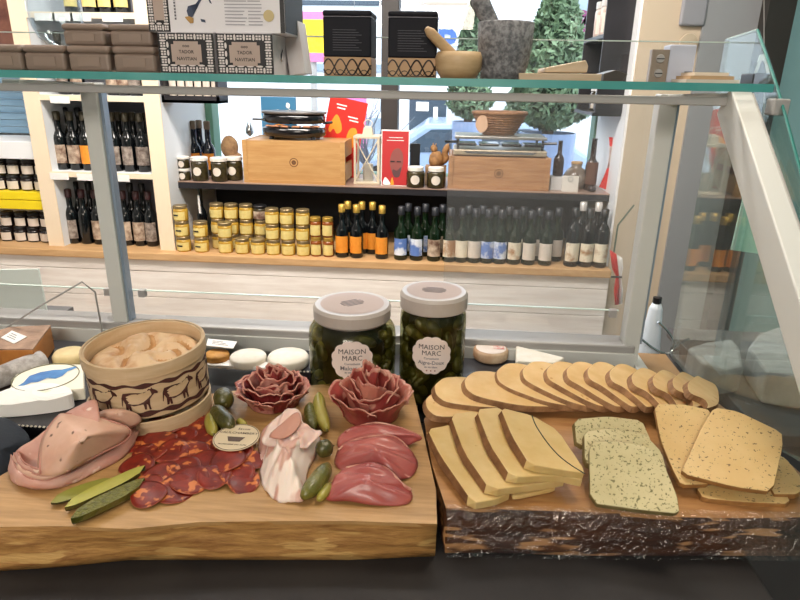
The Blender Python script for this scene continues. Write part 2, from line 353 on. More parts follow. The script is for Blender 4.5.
# yellow double shelf
MB().box(-2.75, -1.91, .0, .34, .842-wt_z, .885-wt_z).build('yellow_shelf', yellow, lc, bevel=.002); MB().box(-2.75, -1.91, .0, .34, .888-wt_z, .925-wt_z).build('yellow_shelf', yellow, lc, bevel=.002)
bl = MB(); 
for i in range(9): bl.box(-2.75, -1.91, .30, .31+.01*(i % 2), 1.17+i*.033-wt_z, 1.17+i*.033+.031-wt_z)
bl.build('blue_slats', mat('blue_grey_slats', '6f93b0', .5, c2='8fb0c8', scale=6, stretch=(.3, 1, 4)), lc)
# picture frame high on the left
pf = thing('picture_frame', 'dark framed picture at the top left corner', 'picture', (at(2, 20, y=3.1).x, 3.122, 1.56))
MB().box(-.16, .055, 0, .02, 0, .5).build('frame', mat('frame_dark', '2a1a18', .4), pf, bevel=.004); MB().box(-.14, .030, -.004, .0, .025, .48).build('print', mat('brown_print', '6a4038', .5, c2='a8705c', scale=9), pf)
# ------------------------------------------------------------------ bottles
def bottle(name, label, cat, H, r, gm, lm, cm, loc, group, neck=.36, lab=(.10, .42), shoulder=.12):
    t = thing(name, label, cat, loc, 0, group); n0 = H*(1-neck)
    MB().lathe([(0, .004), (r*.9, 0), (r, .006), (r, n0-H*shoulder), (r*.86, n0-H*shoulder*.5), (r*.45, n0+.005), (r*.40, H*.97), (r*.46, H*.975), (r*.46, H), (0, H)], 18).build('glass_body', gm, t, True)
    if lm: wraprect(MB(), r*2.3, H*(lab[1]-lab[0]), r+.0006, H*(lab[0]+lab[1])/2, 8).build('label', lm, t)
    if cm: MB().lathe([(r*.5, H*.86), (r*.52, H*1.0), (r*.3, H*1.012), (0, H*1.012)], 14).build('cap', cm, t, True)
    return t
def row(spec, z, y, H, r, gm, cm, name, cat, group, lab_fmt, neck=.36, lab=(.10, .42), pyref=None):
    protos = {}
    for i, (px, py, lm, dy) in enumerate(spec):
        p = at(px, py, y=y+dy); L_ = lab_fmt(i, lm); loc = (p.x, y+dy, z)
        if lm in protos: dup(protos[lm], loc, L_, random.uniform(-.25, .25))
        else: protos[lm] = bottle(name, L_, cat, H, r, gm, MATS[lm] if lm else None, cm, loc, group, neck, lab)
desc = {'orange_label': 'orange', 'blue_white_label': 'blue and white', 'cream_scenic_label': 'cream scenic', 'label_paper': 'white', 'grey_label': 'greyish', 'brown_label': 'brown', 'green_label': 'green', None: 'no'}
row([(342, 228, 'orange_label', 0), (356.5, 229, 'orange_label', 0), (382, 230, 'orange_label', 0)], wt_z, 2.79, .245, .031, blackglass, goldfoil, 'bottle', 'bottle', 'orange-labelled bottles on the worktop',
    lambda i, l: 'dark bottle with orange label and gold foil, front row, %s from the left' % ORD[i])
row([(348, 227, 'orange_label', 0), (362, 228, 'orange_label', 0), (372.5, 228, 'orange_label', 0)], wt_z, 2.87, .245, .031, blackglass, goldfoil, 'bottle', 'bottle', 'orange-labelled bottles on the worktop',
    lambda i, l: 'dark bottle with orange label and gold foil, back row, %s from the left' % ORD[i])
FR = [(401, 'blue_white_label'), (417, 'blue_white_label'), (434.5, 'brown_label'), (450, 'cream_scenic_label'), (462, 'cream_scenic_label'), (475, 'label_paper'), (488, 'blue_white_label'), (501, 'blue_white_label'), (515, 'cream_scenic_label'), (530, 'label_paper'), (547, 'label_paper')]
row([(px, 231+(px-400)*.03, l, .0) for px, l in FR], wt_z, 2.785, .245, .0315, greenglass, mat('dark_cap', '23252b', .4), 'bottle', 'bottle', 'dark bottles on the worktop, front row',
    lambda i, l: 'dark bottle with %s label, front row, %s right of the orange-labelled bottles' % (desc[l], ORD[i]))
BR = [(408, 'blue_white_label'), (425, 'blue_white_label'), (442, 'brown_label'), (468, 'cream_scenic_label'), (482, 'label_paper'), (495, 'blue_white_label'), (508, 'label_paper'), (522, 'cream_scenic_label'), (538, 'label_paper'), (557, 'label_paper')]
row([(px, 229+(px-400)*.03, l, 0) for px, l in BR], wt_z, 2.865, .245, .0315, greenglass, MATS['dark_cap'], 'bottle', 'bottle', 'dark bottles on the worktop, back row',
    lambda i, l: 'dark bottle with %s label, back row, %s right of the orange-labelled bottles' % (desc[l], ORD[i]))
row([(573, 238, 'cream_scenic_label', 0), (587.5, 239, 'cream_scenic_label', .0), (602, 239, 'cream_scenic_label', .0)], wt_z, 2.785, .262, .0325, blackglass, black, 'bottle', 'bottle', 'black capped bottles at the right end',
    lambda i, l: 'black bottle with cream label at right end of the worktop, %s from the left' % ORD[i], .26)
row([(580, 236, None, 0), (595, 237, None, .0)], wt_z, 2.88, .275, .032, blackglass, greylid, 'bottle', 'bottle', 'silver capped bottles at the right end',
    lambda i, l: 'silver-capped black bottle behind the right-end bottles, %s from the left' % ORD[i], .26)
# red and white cloth hanging at the right post is built with the case
# bookcase bottles
row([(60, 140, 'brown_label', 0), (73, 140, 'brown_label', .0), (86, 141, 'orange_label', 0), (100, 142, 'brown_label', 0), (114, 143, 'grey_label', 0), (121, 143, 'blue_white_label', .065), (128, 144, 'grey_label', 0), (135, 144, 'green_label', .065), (142, 144, 'grey_label', 0), (149, 144, 'grey_label', .065)],
    1.03, 2.86, .262, .0305, blackglass, mat('dull_gold_cap', '3a3424', .4, .2), 'beer_bottle', 'bottle', 'bottles on the middle bookcase shelf',
    lambda i, l: 'dark bottle with %s label on middle bookcase shelf, %s from the left' % (desc[l], ORD[i]), .34, (.12, .44))
row([(72, 220, 'grey_label', 0), (85, 220, None, 0), (98, 221, 'brown_label', 0), (111, 222, 'grey_label', 0), (126, 222, 'brown_label', 0), (139, 223, 'brown_label', 0), (151, 224, 'grey_label', 0)],
    wt_z, 2.86, .262, .030, blackglass, mat('dark_red_cap', '3a1a1e', .4), 'wine_bottle', 'bottle', 'bottles on the bottom of the bookcase',
    lambda i, l: 'dark wine bottle with %s label at bottom of bookcase, %s from the left' % (desc[l], ORD[i]), .34, (.10, .45))
row([(67, 128, None, 0), (80, 129, None, 0), (94, 130, None, 0)], 1.03, 2.955, .275, .0285, blackglass, black, 'beer_bottle', 'bottle', 'bottles on the middle bookcase shelf',
    lambda i, l: 'unlabelled dark bottle on middle bookcase shelf, back row, %s from the left' % ORD[i], .34)
row([(79, 212, None, 0), (92, 213, None, 0), (133, 215, None, 0), (145, 216, None, 0)], wt_z, 2.945, .285, .030, blackglass, black, 'wine_bottle', 'bottle', 'bottles on the bottom of the bookcase',
    lambda i, l: 'unlabelled dark wine bottle at bottom of bookcase, back row, %s from the left' % ORD[i], .34)
row([(62, 70, 'grey_label', 0), (76, 70, 'brown_label', 0), (112, 74, 'brown_label', 0), (123, 75, 'brown_label', 0), (134, 75, 'grey_label', 0)], 1.369, 2.86, .262, .030, blackglass, MATS['dull_gold_cap'], 'wine_bottle', 'bottle', 'bottles on the third bookcase shelf',
    lambda i, l: 'dark bottle with %s label on third bookcase shelf, behind glass shelf, %s from the left' % (desc[l], ORD[i]))
row([(90, 0, 'label_y' and 'yellow_label', 0), (106, 1, 'yellow_label', 0), (122, 2, 'yellow_label', 0), (72, 0, 'yellow_label', 0)], 1.706, 2.86, .262, .034, blackglass, None, 'wine_bottle', 'bottle', 'bottles on the top bookcase shelf',
    lambda i, l: 'dark bottle with pale label on top bookcase shelf, %s' % ('third from the right', 'second from the right', 'rightmost', 'leftmost')[i])
# ------------------------------------------------------------------ jars
def jar(name, label, r, h, body, lid, lab, loc, group, kind='band', lidh=.2, lidr=1.0, extra=None, cat='jar'):
    t = thing(name, label, cat, loc, 0, group); hb = h*(1-lidh)
    MB().lathe([(0, .001), (r*.93, 0), (r, h*.06), (r, hb*.86), (r*.9, hb), (0, hb)], 20).build('glass_body', body, t, True)
    MB().lathe([(r*.93*lidr, hb), (r*.96*lidr, hb+.001), (r*.96*lidr, h-.003), (r*.9*lidr, h), (0, h)], 20).build('lid', lid, t, False, .001)
    if kind == 'band':
        lb = wraprect(MB(), r*2.2, hb*.66, r+.0006, hb*.45, 8).build('label', lab, t)
        if extra: wraprect(MB(), r*.9, hb*.13, r+.0012, hb*.50, 4, a=-.25).build('printed_bar', extra, lb)
    else: wrapdisc(MB(), r*.5, r+.0008, hb*.5, n=20).build('label', lab, t)
    return t
mustard = mat('mustard_filling', 'c8a040', .15, c2='b08830', scale=40); amber = mat('amber_filling', '8a4a1c', .12); darkfill = mat('olive_dark_filling', '2c2618', .12, c2='443a20', scale=60)
oldlid = mat('old_gold_lid', '8f7c58', .3, .5); blacklid = mat('black_lid', '1c1b1d', .35)
ROWN = ['bottom row', 'second row', 'third row']
def stacks(cols, r, h, body, lid, lab, group, fmt, extra=None, y0=2.79, kind='band'):
    pr = None
    for i, (px, py, n, dy) in enumerate(cols):
        x = at(px, py, y=y0+dy).x
        for k in range(n):
            loc = (x+random.uniform(-.002, .002), y0+dy, wt_z+k*(h+.0005))
            if pr is None: pr = jar('jar', fmt(i, k), r, h, body, lid, lab, loc, group, extra=extra, kind=kind)
            else: dup(pr, loc, fmt(i, k), random.uniform(-.15, .15))
stacks([(183.5, 241, 3, 0), (201.5, 242, 2, 0)], .0335, .0725, mustard, oldlid, label_y, 'yellow jars with a black bar', lambda i, k: 'yellow-labelled jar with black bar in the %s column, %s' % (('leftmost', 'second')[i], ROWN[k]), ink)
stacks([(219, 243, 3, 0), (233.5, 244, 3, 0), (248, 245, 3, 0)], .0325, .0725, mustard, oldlid, label_y, 'yellow jars, back columns', lambda i, k: 'yellow-labelled jar in the back columns, %s column, %s' % (ORD[i], ROWN[k]), y0=2.868)
stacks([(262, 245, 2, 0)], .0325, .0725, mustard, oldlid, label_y, 'yellow jars, back columns', lambda i, k: 'yellow-labelled jar below the dark jar in the back column, %s' % ROWN[k], y0=2.868)
jar('jar', 'small dark jar on top of the stacked yellow jars', .0325, .07, darkfill, blacklid, label_brn, (at(262, 245, y=2.868).x, 2.868, wt_z+2*.073), None)
stacks([(226, 246, 2, 0), (243, 247, 1, 0), (258.5, 247, 1, 0)], .0335, .0725, mustard, oldlid, label_y, 'yellow jars, front columns', lambda i, k: 'yellow-labelled jar in front of the back columns, %s from the left, %s' % (ORD[i], ROWN[k]))
stacks([(273.5, 248, 3, 0), (288.5, 248, 3, 0), (303.5, 249, 3, 0)], .0325, .0725, mustard, oldlid, label_y, 'yellow jars, tall right columns', lambda i, k: 'yellow-labelled jar in the %s full-height column left of the amber jars, %s' % (ORD[i], ROWN[k]))
stacks([(316.5, 249, 2, 0), (328.5, 250, 2, 0)], .026, .092, amber, goldfoil, label_y, 'amber jars', lambda i, k: 'slim amber jar beside the orange bottles, %s column, %s' % (('left', 'right')[i], ('below', 'on top')[k]))
bottle('tall_bottle', 'dark bottle with a white vertical strip behind the left yellow jars', 'bottle', .275, .024, blackglass, None, None, (at(203, 226, y=2.94).x, 2.94, wt_z), None)
tb_ = [o for o in bpy.data.objects if o.name.startswith('tall_bottle')][0]
wraprect(MB(), .009, .09, .0243, .20, 2).build('label', paper, tb_)
# far-left jars
dk = mat('dark_preserve', '201818', .15)
def leftjars(xs, z, fmt, y=2.86):
    pr = None
    for k in range(2):
        for i, (px, py) in enumerate(xs):
            x = at(px, py, y=y).x+k*.012; loc = (x, y+k*.004, z+k*.0725)
            if pr is None: pr = jar('preserve_jar', fmt(i, k), .031, .072, dk, blacklid, label_w, loc, 'black-lidded jars at the far left')
            else: dup(pr, loc, fmt(i, k), random.uniform(-.1, .1))
leftjars([(-12, 182), (1, 182), (14.5, 183), (28.5, 183), (42, 184)], .925, lambda i, k: 'black-lidded white-labelled jar on the yellow shelf, %s layer, %s from the left' % (('lower', 'upper')[k], ORD[i]))
leftjars([(-7, 237), (9, 238), (22.5, 238), (35.5, 239), (48, 239)], wt_z, lambda i, k: 'black-lidded white-labelled jar under the yellow shelf, %s layer, %s from the left' % (('lower', 'upper')[k], ORD[i]))
# ------------------------------------------------------------------ things on the dark shelf
Z = sh_z; Y = 2.925
j1 = jar('jar', 'white-lidded dark jar with round label, left of the three by the crate', .040, .112, darkfill, mat('ivory_lid', 'e6dfd6', .4), label_w, (at(200, 170, y=Y).x, Y, Z), 'white-lidded jars on the shelf', 'disc', .16, 1.05)
dup(j1, (at(219.5, 171, y=Y).x, Y, Z), 'white-lidded dark jar with round label, middle of the three by the crate'); dup(j1, (at(234, 172, y=Y+.05).x+.003, Y+.05, Z), 'white-lidded dark jar with round label, right of the three by the crate')
j2 = jar('jar', 'very small white-lidded jar at the left end of the shelf, lower of two', .030, .056, darkfill, MATS['ivory_lid'], label_w, (at(184.5, 175, y=Y).x, Y, Z), 'very small jars', 'disc', .22, 1.05)
dup(j2, (at(184.5, 175, y=Y).x, Y, Z+.0565), 'very small white-lidded jar at the left end of the shelf, stacked on another')
jh = jar('jar', 'squat white-lidded jar with round label between red book and crate, left one', .043, .095, darkfill, MATS['ivory_lid'], label_w, (at(415.5, 178, y=Y).x, Y, Z), 'squat jars by the squirrel', 'disc', .2, .9)
dup(jh, (at(436, 178, y=Y).x, Y, Z), 'squat white-lidded jar with round label in front of the squirrel figurine')
row([(194, 140, 'orange_label', 0), (200, 140, 'orange_label', .065), (208, 141, 'orange_label', 0)], Z, 3.1, .262, .031, mat('navy_glass', '141a28', .1), mat('cork_cap', '6b5a48', .6), 'bottle', 'bottle', 'bottles behind the white-lidded jars',
    lambda i, l: 'dark bottle with orange base label behind the white-lidded jars, %s from the left' % ORD[i], .4, (.12, .42))
# bark disc ornament
bp_ = at(230, 152, y=3.02); t = thing('bark_disc', 'round brown bark ornament standing behind the jars beside the crate', 'ornament', (bp_.x, 3.02, Z))
bark = mat('bark_brown', '7a5a40', .8, c2='a8845c', scale=30, bump=.4)
MB().lathe([(0, -.02), (.05, -.018), (.056, 0), (.05, .018), (0, .02)], 20, M=T(0, 0, .15) @ RX(pi/2), sx=.75).build('disc', bark, t, True); MB().lathe([(0, 0), (.035, 0), (.03, .02), (.012, .1), (0, .1)], 12).build('foot', bark, t, True)
MB().lathe([(0, 0), (.02, .01), (.022, .03), (0, .045)], 12, M=T(.035, .0, .085)).build('small_cap', bark, t, True)
def crate(label, xl, xr, yt, m, y, dep, grp):
    a = at(xl, 165, y=y); c = at(xr, 165, y=y); h = at((xl+xr)/2, yt, y=y).z-Z; wd = c.x-a.x
    t = thing('wooden_crate', label, 'crate', ((a.x+c.x)/2, y, Z), 0, grp); e = .014
    MB().box(-wd/2+e*1.6, wd/2-e*1.6, .004, .016, e, h-.002).build('front_panel', m, t); MB().box(-wd/2+.01, wd/2-.01, dep-.014, dep, e, h).build('back_panel', m, t)
    for s in (-1, 1):
        xo = s*(wd/2-e*.8)
        for y0, y1 in ((0, .02), (dep-.02, dep)): MB().box(xo-e*.8, xo+e*.8, y0, y1, 0, h).build('corner_post', m, t, bevel=.001)
        for z0, z1 in ((.01, h*.45), (h*.62, h)): MB().box(xo-e*.4, xo+e*.4, .02, dep-.02, z0, z1).build('side_panel', m, t, bevel=.001)
    MB().box(-wd/2+.02, wd/2-.02, .016, dep-.014, .004, .016).build('base_board', m, t); MB().box(-wd/2+e*1.6, wd/2-e*1.6, .0, .018, 0, e).build('bottom_rail', m, t)
    MB().box(-wd/2+.02, wd/2-.02, .016, dep-.014, h-.012, h-.002).build('top_board', m, t)
    st = MB(); 
    for r0, r1 in ((.017, .021), (.0, .011)):
        k = 24; V = []
        for i in range(k): V += [(r1*cos(2*pi*i/k), .0035, r1*sin(2*pi*i/k)), (max(r0, .001)*cos(2*pi*i/k), .0035, max(r0, .001)*sin(2*pi*i/k))]
        st.add(V, [(2*i, 2*((i+1) % k), 2*((i+1) % k)+1, 2*i+1) for i in range(k)], 0, T(0, 0, h*.5))
    st.build('burnt_stamp', mat('burnt_stamp_brown', '6a4424', .7), t)
    return t, h, wd
c1, h1, w1 = crate('honey-coloured wooden crate with round stamp, under the black raclette grill', 243, 345, 141, pine, 2.905, .29, 'wooden crates on the shelf')
c2, h2, w2 = crate('greyish wooden crate with round stamp, under the steel grill and basket', 448.5, 551, 157, pine2, 2.905, .29, 'wooden crates on the shelf')
# raclette grill
rp = at(295, 141, y=3.03); g = thing('raclette_grill', 'oval black raclette grill standing on the honey-coloured crate', 'grill', (rp.x, 3.03, Z+h1))
gloss = mat('gloss_black', '141214', .12, coat=.5); chrome = mat('chrome', 'c8c8c8', .15, .9)
MB().lathe([(0, .008), (.13, .008), (.15, .02), (.155, .05), (.14, .055), (0, .055)], 32, sy=.62).build('base', gloss, g, True)
MB().lathe([(0, .072), (.13, .072), (.15, .08), (.15, .10), (.145, .115), (0, .115)], 32, sy=.62).build('heating_body', gloss, g, True)
MB().lathe([(0, .116), (.155, .116), (.158, .124), (.15, .128), (0, .124)], 32, sy=.62).build('hot_plate', mat('stone_grey_plate', '6f6a68', .3, .4), g, True)
for i in range(6):
    a = -pi/2+(i-2.5)*.45; q = Vector((.12*cos(a), .075*sin(a), .063)); pn = MB(); pn.box(q.x-.018, q.x+.018, q.y-.02, q.y+.02, .057, .064); pn.build('pan', mat('copper_pan', 'c08460', .3, .4), g, bevel=.002)
MB().tube([(-.14, 0, .085), (-.2, -.01, .087)], .005).build('handle', black, g); MB().tube([(.14, 0, .075), (.185, -.01, .08)], .006).build('handle', black, g)
for x in (-.1, .1):
    for y in (-.05, .05): MB().lathe([(0, 0), (.012, 0), (.01, .012), (0, .012)], 10, M=T(x, y, 0)).build('foot', black, g)
# books and posters
def panel(name, label, cat, px0, py0, px1, py1, y, m, tilt=0, lean=.0, thick=.006, zb=None):
    a = at((px0+px1)/2, py1, y=y); wd = at(px1, (py0+py1)/2, y=y).x-at(px0, (py0+py1)/2, y=y).x
    z0 = Z if zb is None else zb; h = at((px0+px1)/2, py0, y=y).z-z0
    t = thing(name, label, cat, (at((px0+px1)/2, (py0+py1)/2, y=y).x, y, z0)); t.rotation_euler = (-lean, tilt, 0)
    MB().box(-wd/2, wd/2, 0, thick, 0, h).build('sheet' if thick < .01 else 'cover', m, t, bevel=.0008)
    return t, wd, h
t, wd, h = panel('blue_book', 'blue illustrated book standing behind the raclette grill', 'book', 261.5, 97, 296, 141, 3.2, blue_bk, thick=.015)
def blob(parent, name, pts, m, y=-.001, M=I4, n=8):
    P = chain([(x, y, z) for x, z in pts], n, True); MB().add(P, [tuple(range(len(P)))], 0, M).build(name, m, parent)
blob(t, 'pan_picture', [(-.06, h*.62), (0, h*.66), (.06, h*.62), (.05, h*.56), (0, h*.58), (-.05, h*.56)], orange); blob(t, 'flower_mark', [(.045, h*.93), (.06, h*.91), (.055, h*.86), (.04, h*.88)], paper); blob(t, 'flower_mark', [(.055, h*.85), (.07, h*.83), (.062, h*.78), (.05, h*.80)], paper)
b = MB()
for i in range(9): q = -.055+i*.012; b.box(q, q+.008, -.001, 0, h*.76+.02*sin(i*.39), h*.76+.012+.02*sin(i*.39))
b.build('title_marks', paper, t)
t, wd, h = panel('fondue_poster', 'tilted red poster with two orange fondue splashes behind the crate', 'poster', 315, 97, 353, 142, 3.16, red, tilt=.20, thick=.004)
blob(t, 'fondue_picture', [(-.055, h*.60), (-.03, h*.78), (.0, h*.70), (.01, h*.60), (-.01, h*.55), (-.03, h*.60), (-.045, h*.55)], orange, M=T(-.02, 0, 0)); blob(t, 'fondue_picture', [(.02, h*.50), (.03, h*.64), (.06, h*.66), (.075, h*.54), (.06, h*.42), (.035, h*.40)], orange)
for x, z, w_ in ((-.055, .90, .05), (-.05, .86, .04), (.01, .78, .05), (.02, .74, .045)): MB().box(x, x+w_, -.001, 0, h*z, h*z+.006).build('caption_line', paper, t)
t, wd, h = panel('red_book', 'red book with a bald man in glasses on its cover, beside the lantern', 'book', 381, 130, 409, 183.5, 2.935, paper, lean=.06, thick=.012)
MB().box(-wd/2+.004, wd/2-.004, -.0012, 0, .004, h-.006).build('front_print', redp, t)
blob(t, 'head_picture', [(-.018, h*.30), (-.024, h*.45), (-.012, h*.62), (.014, h*.68), (.034, h*.60), (.038, h*.42), (.024, h*.22), (0, h*.2)], mat('skin_print', '8a4a44', .6), -.002)
blob(t, 'beard_picture', [(-.012, h*.24), (-.008, h*.3), (.01, h*.28), (.028, h*.34), (.022, h*.18), (.0, h*.16)], mat('beard_print', '5a3a3c', .6), -.0025)
b = MB(); b.box(-.022, -.002, -.003, -.0026, h*.43, h*.45); b.box(.008, .028, -.003, -.0026, h*.43, h*.45); b.build('glasses_picture', ink, t)
b = MB(); b.box(-.03, .035, -.002, -.0012, h*.86, h*.87); b.box(-.04, .04, -.002, -.0012, h*.81, h*.82); b.build('title_marks', paper, t)
blob(t, 'tie_picture', [(-.02, .008), (-.012, .04), (-.004, .008)], orange, -.003); blob(t, 'shirt_picture', [(-.055, .008), (-.045, .04), (-.025, .02), (-.022, .006)], paper, -.0032)
panel('black_card', 'small black card standing behind the red book', 'card', 410, 143.5, 420, 170, 3.05, black, thick=.004)
# lantern
lp = at(366, 184, y=2.96); lx0 = at(354, 165, y=2.95).x; lx1 = at(379, 165, y=2.95).x; hwd = (lx1-lx0)/2-.004; LH = at(366, 137, y=2.95).z-Z
ln = thing('lantern', 'cream metal lantern with glass sides beside the red book', 'lantern', ((lx0+lx1)/2, 2.955+hwd, Z)); lm_ = mat('cream_metal', 'cdbfa6', .5)
ca, sa = 1, 0
for sx in (-1, 1):
    for sy in (-1, 1): MB().box(sx*hwd-.005, sx*hwd+.005, sy*hwd-.005, sy*hwd+.005, 0, LH).build('corner_post', lm_, ln)
MB().box(-hwd-.007, hwd+.007, -hwd-.007, hwd+.007, 0, .012).build('base_plate', lm_, ln, bevel=.002); MB().box(-hwd-.007, hwd+.007, -hwd-.007, hwd+.007, LH-.008, LH+.004).build('top_plate', lm_, ln, bevel=.002)
MB().lathe([(hwd*.62, LH+.004), (hwd*.5, LH+.035), (hwd*.3, LH+.045), (0, LH+.046)], 4, M=RZ(pi/4)).build('chimney', lm_, ln)
b = MB()
for s in (-1, 1): b.tube([(-hwd*s, -hwd, .015), (hwd*s, -hwd, LH-.01)], .003, 6)
b.build('cross_bars', lm_, ln)
for s in (-1, 1): MB().box(-hwd+.005, hwd-.005, s*hwd*.9-.001, s*hwd*.9+.001, .012, LH-.01).build('glass_pane', gl, ln)
MB().lathe([(0, .012), (.025, .012), (.025, .09), (0, .095)], 16).build('candle', mat('wax', 'b8b2a6', .5), ln)
MB().tube(chain([(-.01, 0, LH+.04), (-.02, 0, LH+.06), (0, 0, LH+.075), (.02, 0, LH+.06), (.01, 0, LH+.04)], 5), .002, 6).build('ring_handle', lm_, ln)
# squirrel on a block
sp = at(436, 165, y=3.02); sq = thing('squirrel_figurine', 'small brown squirrel figurine behind the squat jars', 'figurine', (sp.x, 3.02, Z+.09)); fur = mat('figurine_brown', 'a87c4c', .7, c2='7c5632', scale=40, bump=.3)
MB().lathe([(0, 0), (.03, 0), (.036, .02), (.032, .045), (.02, .065), (0, .07)], 16).build('body', fur, sq, True)
b = MB(); b.lathe([(0, -.018), (.013, -.012), (.017, 0), (.012, .014), (0, .02)], 14, M=T(-.012, -.006, .078) @ RY(-.5)); b.tube([(-.006, .002, .09), (-.002, .004, .104)], [.005, .001], 6); b.tube([(-.016, .004, .092), (-.018, .006, .105)], [.005, .001], 6); b.build('head', fur, sq, True)
MB().tube(chain([(.02, .01, .01), (.045, .012, .03), (.04, .01, .06), (.05, .008, .085), (.062, .008, .09)], 6), [.008]+[.015]*22+[.008, .006], 10).build('tail', fur, sq, True)
for s in (-1, 1): MB().tube([(-.014, .012*s, .05), (-.03, .006*s, .045)], [.007, .005], 8).build('arm', fur, sq, True)
MB().box(sp.x-.05, sp.x+.05, 2.98, 3.06, Z, Z+.0895).build('wood_block', bark)
tag(bpy.data.objects['wood_block'], 'brown block under the squirrel, hidden behind the squat jars', 'block')
# steel grill on crate two
gp = at(500, 150, y=3.03); g2 = thing('table_grill', 'steel table grill with black pans on the greyish crate', 'grill', ((c2.location.x), 3.04, Z+h2)); hw2 = w2/2-.02
MB().box(-hw2, hw2, -.125, .12, .004, .028).build('drip_tray', mat('cream_steel', 'b5a58c', .35, .4), g2, bevel=.004); b = MB()
b.prism([(-hw2*.78, -.127, .022), (-hw2*.7, -.127, .012), (hw2*.7, -.127, .012), (hw2*.78, -.127, .022)], (0, .004, 0)); b.build('tray_slot', chrome, g2)
for s in (-1, 1):
    for y in (-.1, .1): MB().tube([(s*(hw2-.02), y, .0), (s*(hw2-.02), y, .075)], .006).build('leg', black, g2)
for i in range(4): x = -hw2*.72+i*hw2*.48; MB().box(x-.045, x+.045, -.12, .0, .044, .056).build('pan', gloss, g2, bevel=.004)
MB().box(-hw2*.98, hw2*.98, -.12, .12, .075, .088).build('hot_plate', mat('steel_plate', '9d9a94', .3, .6), g2, bevel=.003)
MB().tube([(hw2*.9, -.1, .06), (hw2+.04, -.12, .064)], .006).build('handle', black, g2); MB().tube([(-hw2*.9, -.1, .06), (-hw2-.04, -.12, .062)], .006).build('handle', black, g2)
# wicker basket
kp = at(499, 128, y=3.04); bk = thing('wicker_basket', 'wicker basket standing on the steel table grill', 'basket', (kp.x, 3.05, Z+h2+.0885)); wick = mat('wicker', 'a07450', .7, c2='7a5438', scale=60, rnd=True)
b = MB()
for i in range(9):
    z = .004+i*.0105; r = .07+.05*(i/8)**.8; b.tube([(r*1.0*cos(a*2*pi/28), r*.8*sin(a*2*pi/28), z+.002*sin(a*pi)) for a in range(29)], .006, 6)
b.build('weave', wick, bk); b = MB()
for i in range(20):
    a = 2*pi*i/20; b.tube([((.068)*cos(a), .054*sin(a), 0), (.122*cos(a), .098*sin(a), .096)], .003, 5)
b.build('stakes', wick, bk); MB().lathe([(0, .001), (.07, .001), (.07, .008), (0, .008)], 24, sy=.8).build('base', wick, bk)
MB().tube([(.124*cos(a*2*pi/32), .10*sin(a*2*pi/32), .098) for a in range(33)], .008, 8).build('rim', wick, bk)
blob(bk, 'tag', [(-.115, .05), (-.1, .085), (-.07, .085), (-.06, .04), (-.08, .015), (-.1, .02)], mat('pale_cardboard', 'cfa88a', .7), -.108)
# right end group
bottle('brown_bottle', 'brown glass bottle standing right of the greyish crate, on a white box', 'bottle', .16, .024, brownglass, None, None, (at(559, 160, y=2.99).x, 2.99, Z+.062), None, .4)
wb = at(557, 175, y=2.96); tag(MB().box(wb.x-.028, wb.x+.028, 2.945, 3.025, Z, Z+.0615).build('white_box', mat('box_white', 'd8d6d4', .6), bevel=.002), 'small white box under the brown bottle beside the greyish crate', 'box')
bottle('brown_bottle', 'taller brown bottle standing near the right wall on the dark shelf', 'bottle', .235, .029, brownglass, mat('dim_label', '5a3826', .6), None, (at(592, 165, y=3.0).x, 3.0, Z), None, .4, (.12, .55))
jp = at(576, 172, y=3.03); t = thing('glass_jug', 'round glass jug with brown contents behind the small white card', 'jug', (jp.x, 3.03, Z))
MB().lathe([(0, 0), (.04, 0), (.056, .03), (.058, .06), (.04, .09), (.024, .10), (.026, .115), (0, .115)], 20).build('body', mat('smoky_jug', '5a4a3c', .12, c2='8f8478', scale=18), t, True); MB().lathe([(.022, .115), (.027, .116), (.027, .125), (0, .127)], 16).build('stopper', mat('cork', 'b89468', .8), t)
panel('white_card', 'small white card at the right end of the dark shelf', 'card', 562, 176, 578.5, 193, 2.91, mat('card_white', 'd9d2c8', .6), thick=.003, lean=.08)
tcard = [o for o in bpy.data.objects if o.name == 'white_card'][0]; MB().lathe([(.009, 0), (.012, 0), (.012, .001), (.009, .001), (.009, 0)], 20, M=T(0, -.0015, .058) @ RX(pi/2)).build('printed_ring', steel_d, tcard)
tag(MB().lathe([(0, 0), (.018, .004), (.02, .018), (.012, .028), (0, .03)], 12, M=T(at(592, 188, y=2.93).x, 2.93, Z)).build('dark_nut', brownglass, None, True), 'small round dark brown item in front of the tall brown bottle', 'ornament')
# red leaflet on the side wall
b = MB(); pts = [(618, 137), (621, 139), (616, 165), (610, 192), (599, 187), (607, 168), (609, 138)]
lt = thing('red_leaflet', 'red and white photo leaflet curling on the right side wall', 'leaflet', (.70, 2.95, Z+.002))
LC = chain([at(a_, b_, y=2.95)-lt.location for a_, b_ in ((609, 137), (609.5, 150), (607, 168), (599, 187))], 4); RC = chain([at(a_, b_, y=2.99)-lt.location for a_, b_ in ((621, 138), (620, 152), (617, 168), (610, 191))], 4)
V = []; F = []; n = len(LC)-1
for a_, b_ in zip(LC, RC): V += [a_, (a_+b_)/2+Vector((0, -.008, 0)), b_]
for i in range(n): F += [(3*i, 3*i+1, 3*i+4, 3*i+3), (3*i+1, 3*i+2, 3*i+5, 3*i+4)]
bb = MB(); bb.add(V, F[:6]+F[-8:], 0); bb.add(V, F[6:-8], 1); bb.build('sheet', [red, mat('photo_print', 'e0d4cc', .5, c2='7a3a34', scale=22)], lt, solid=.001)
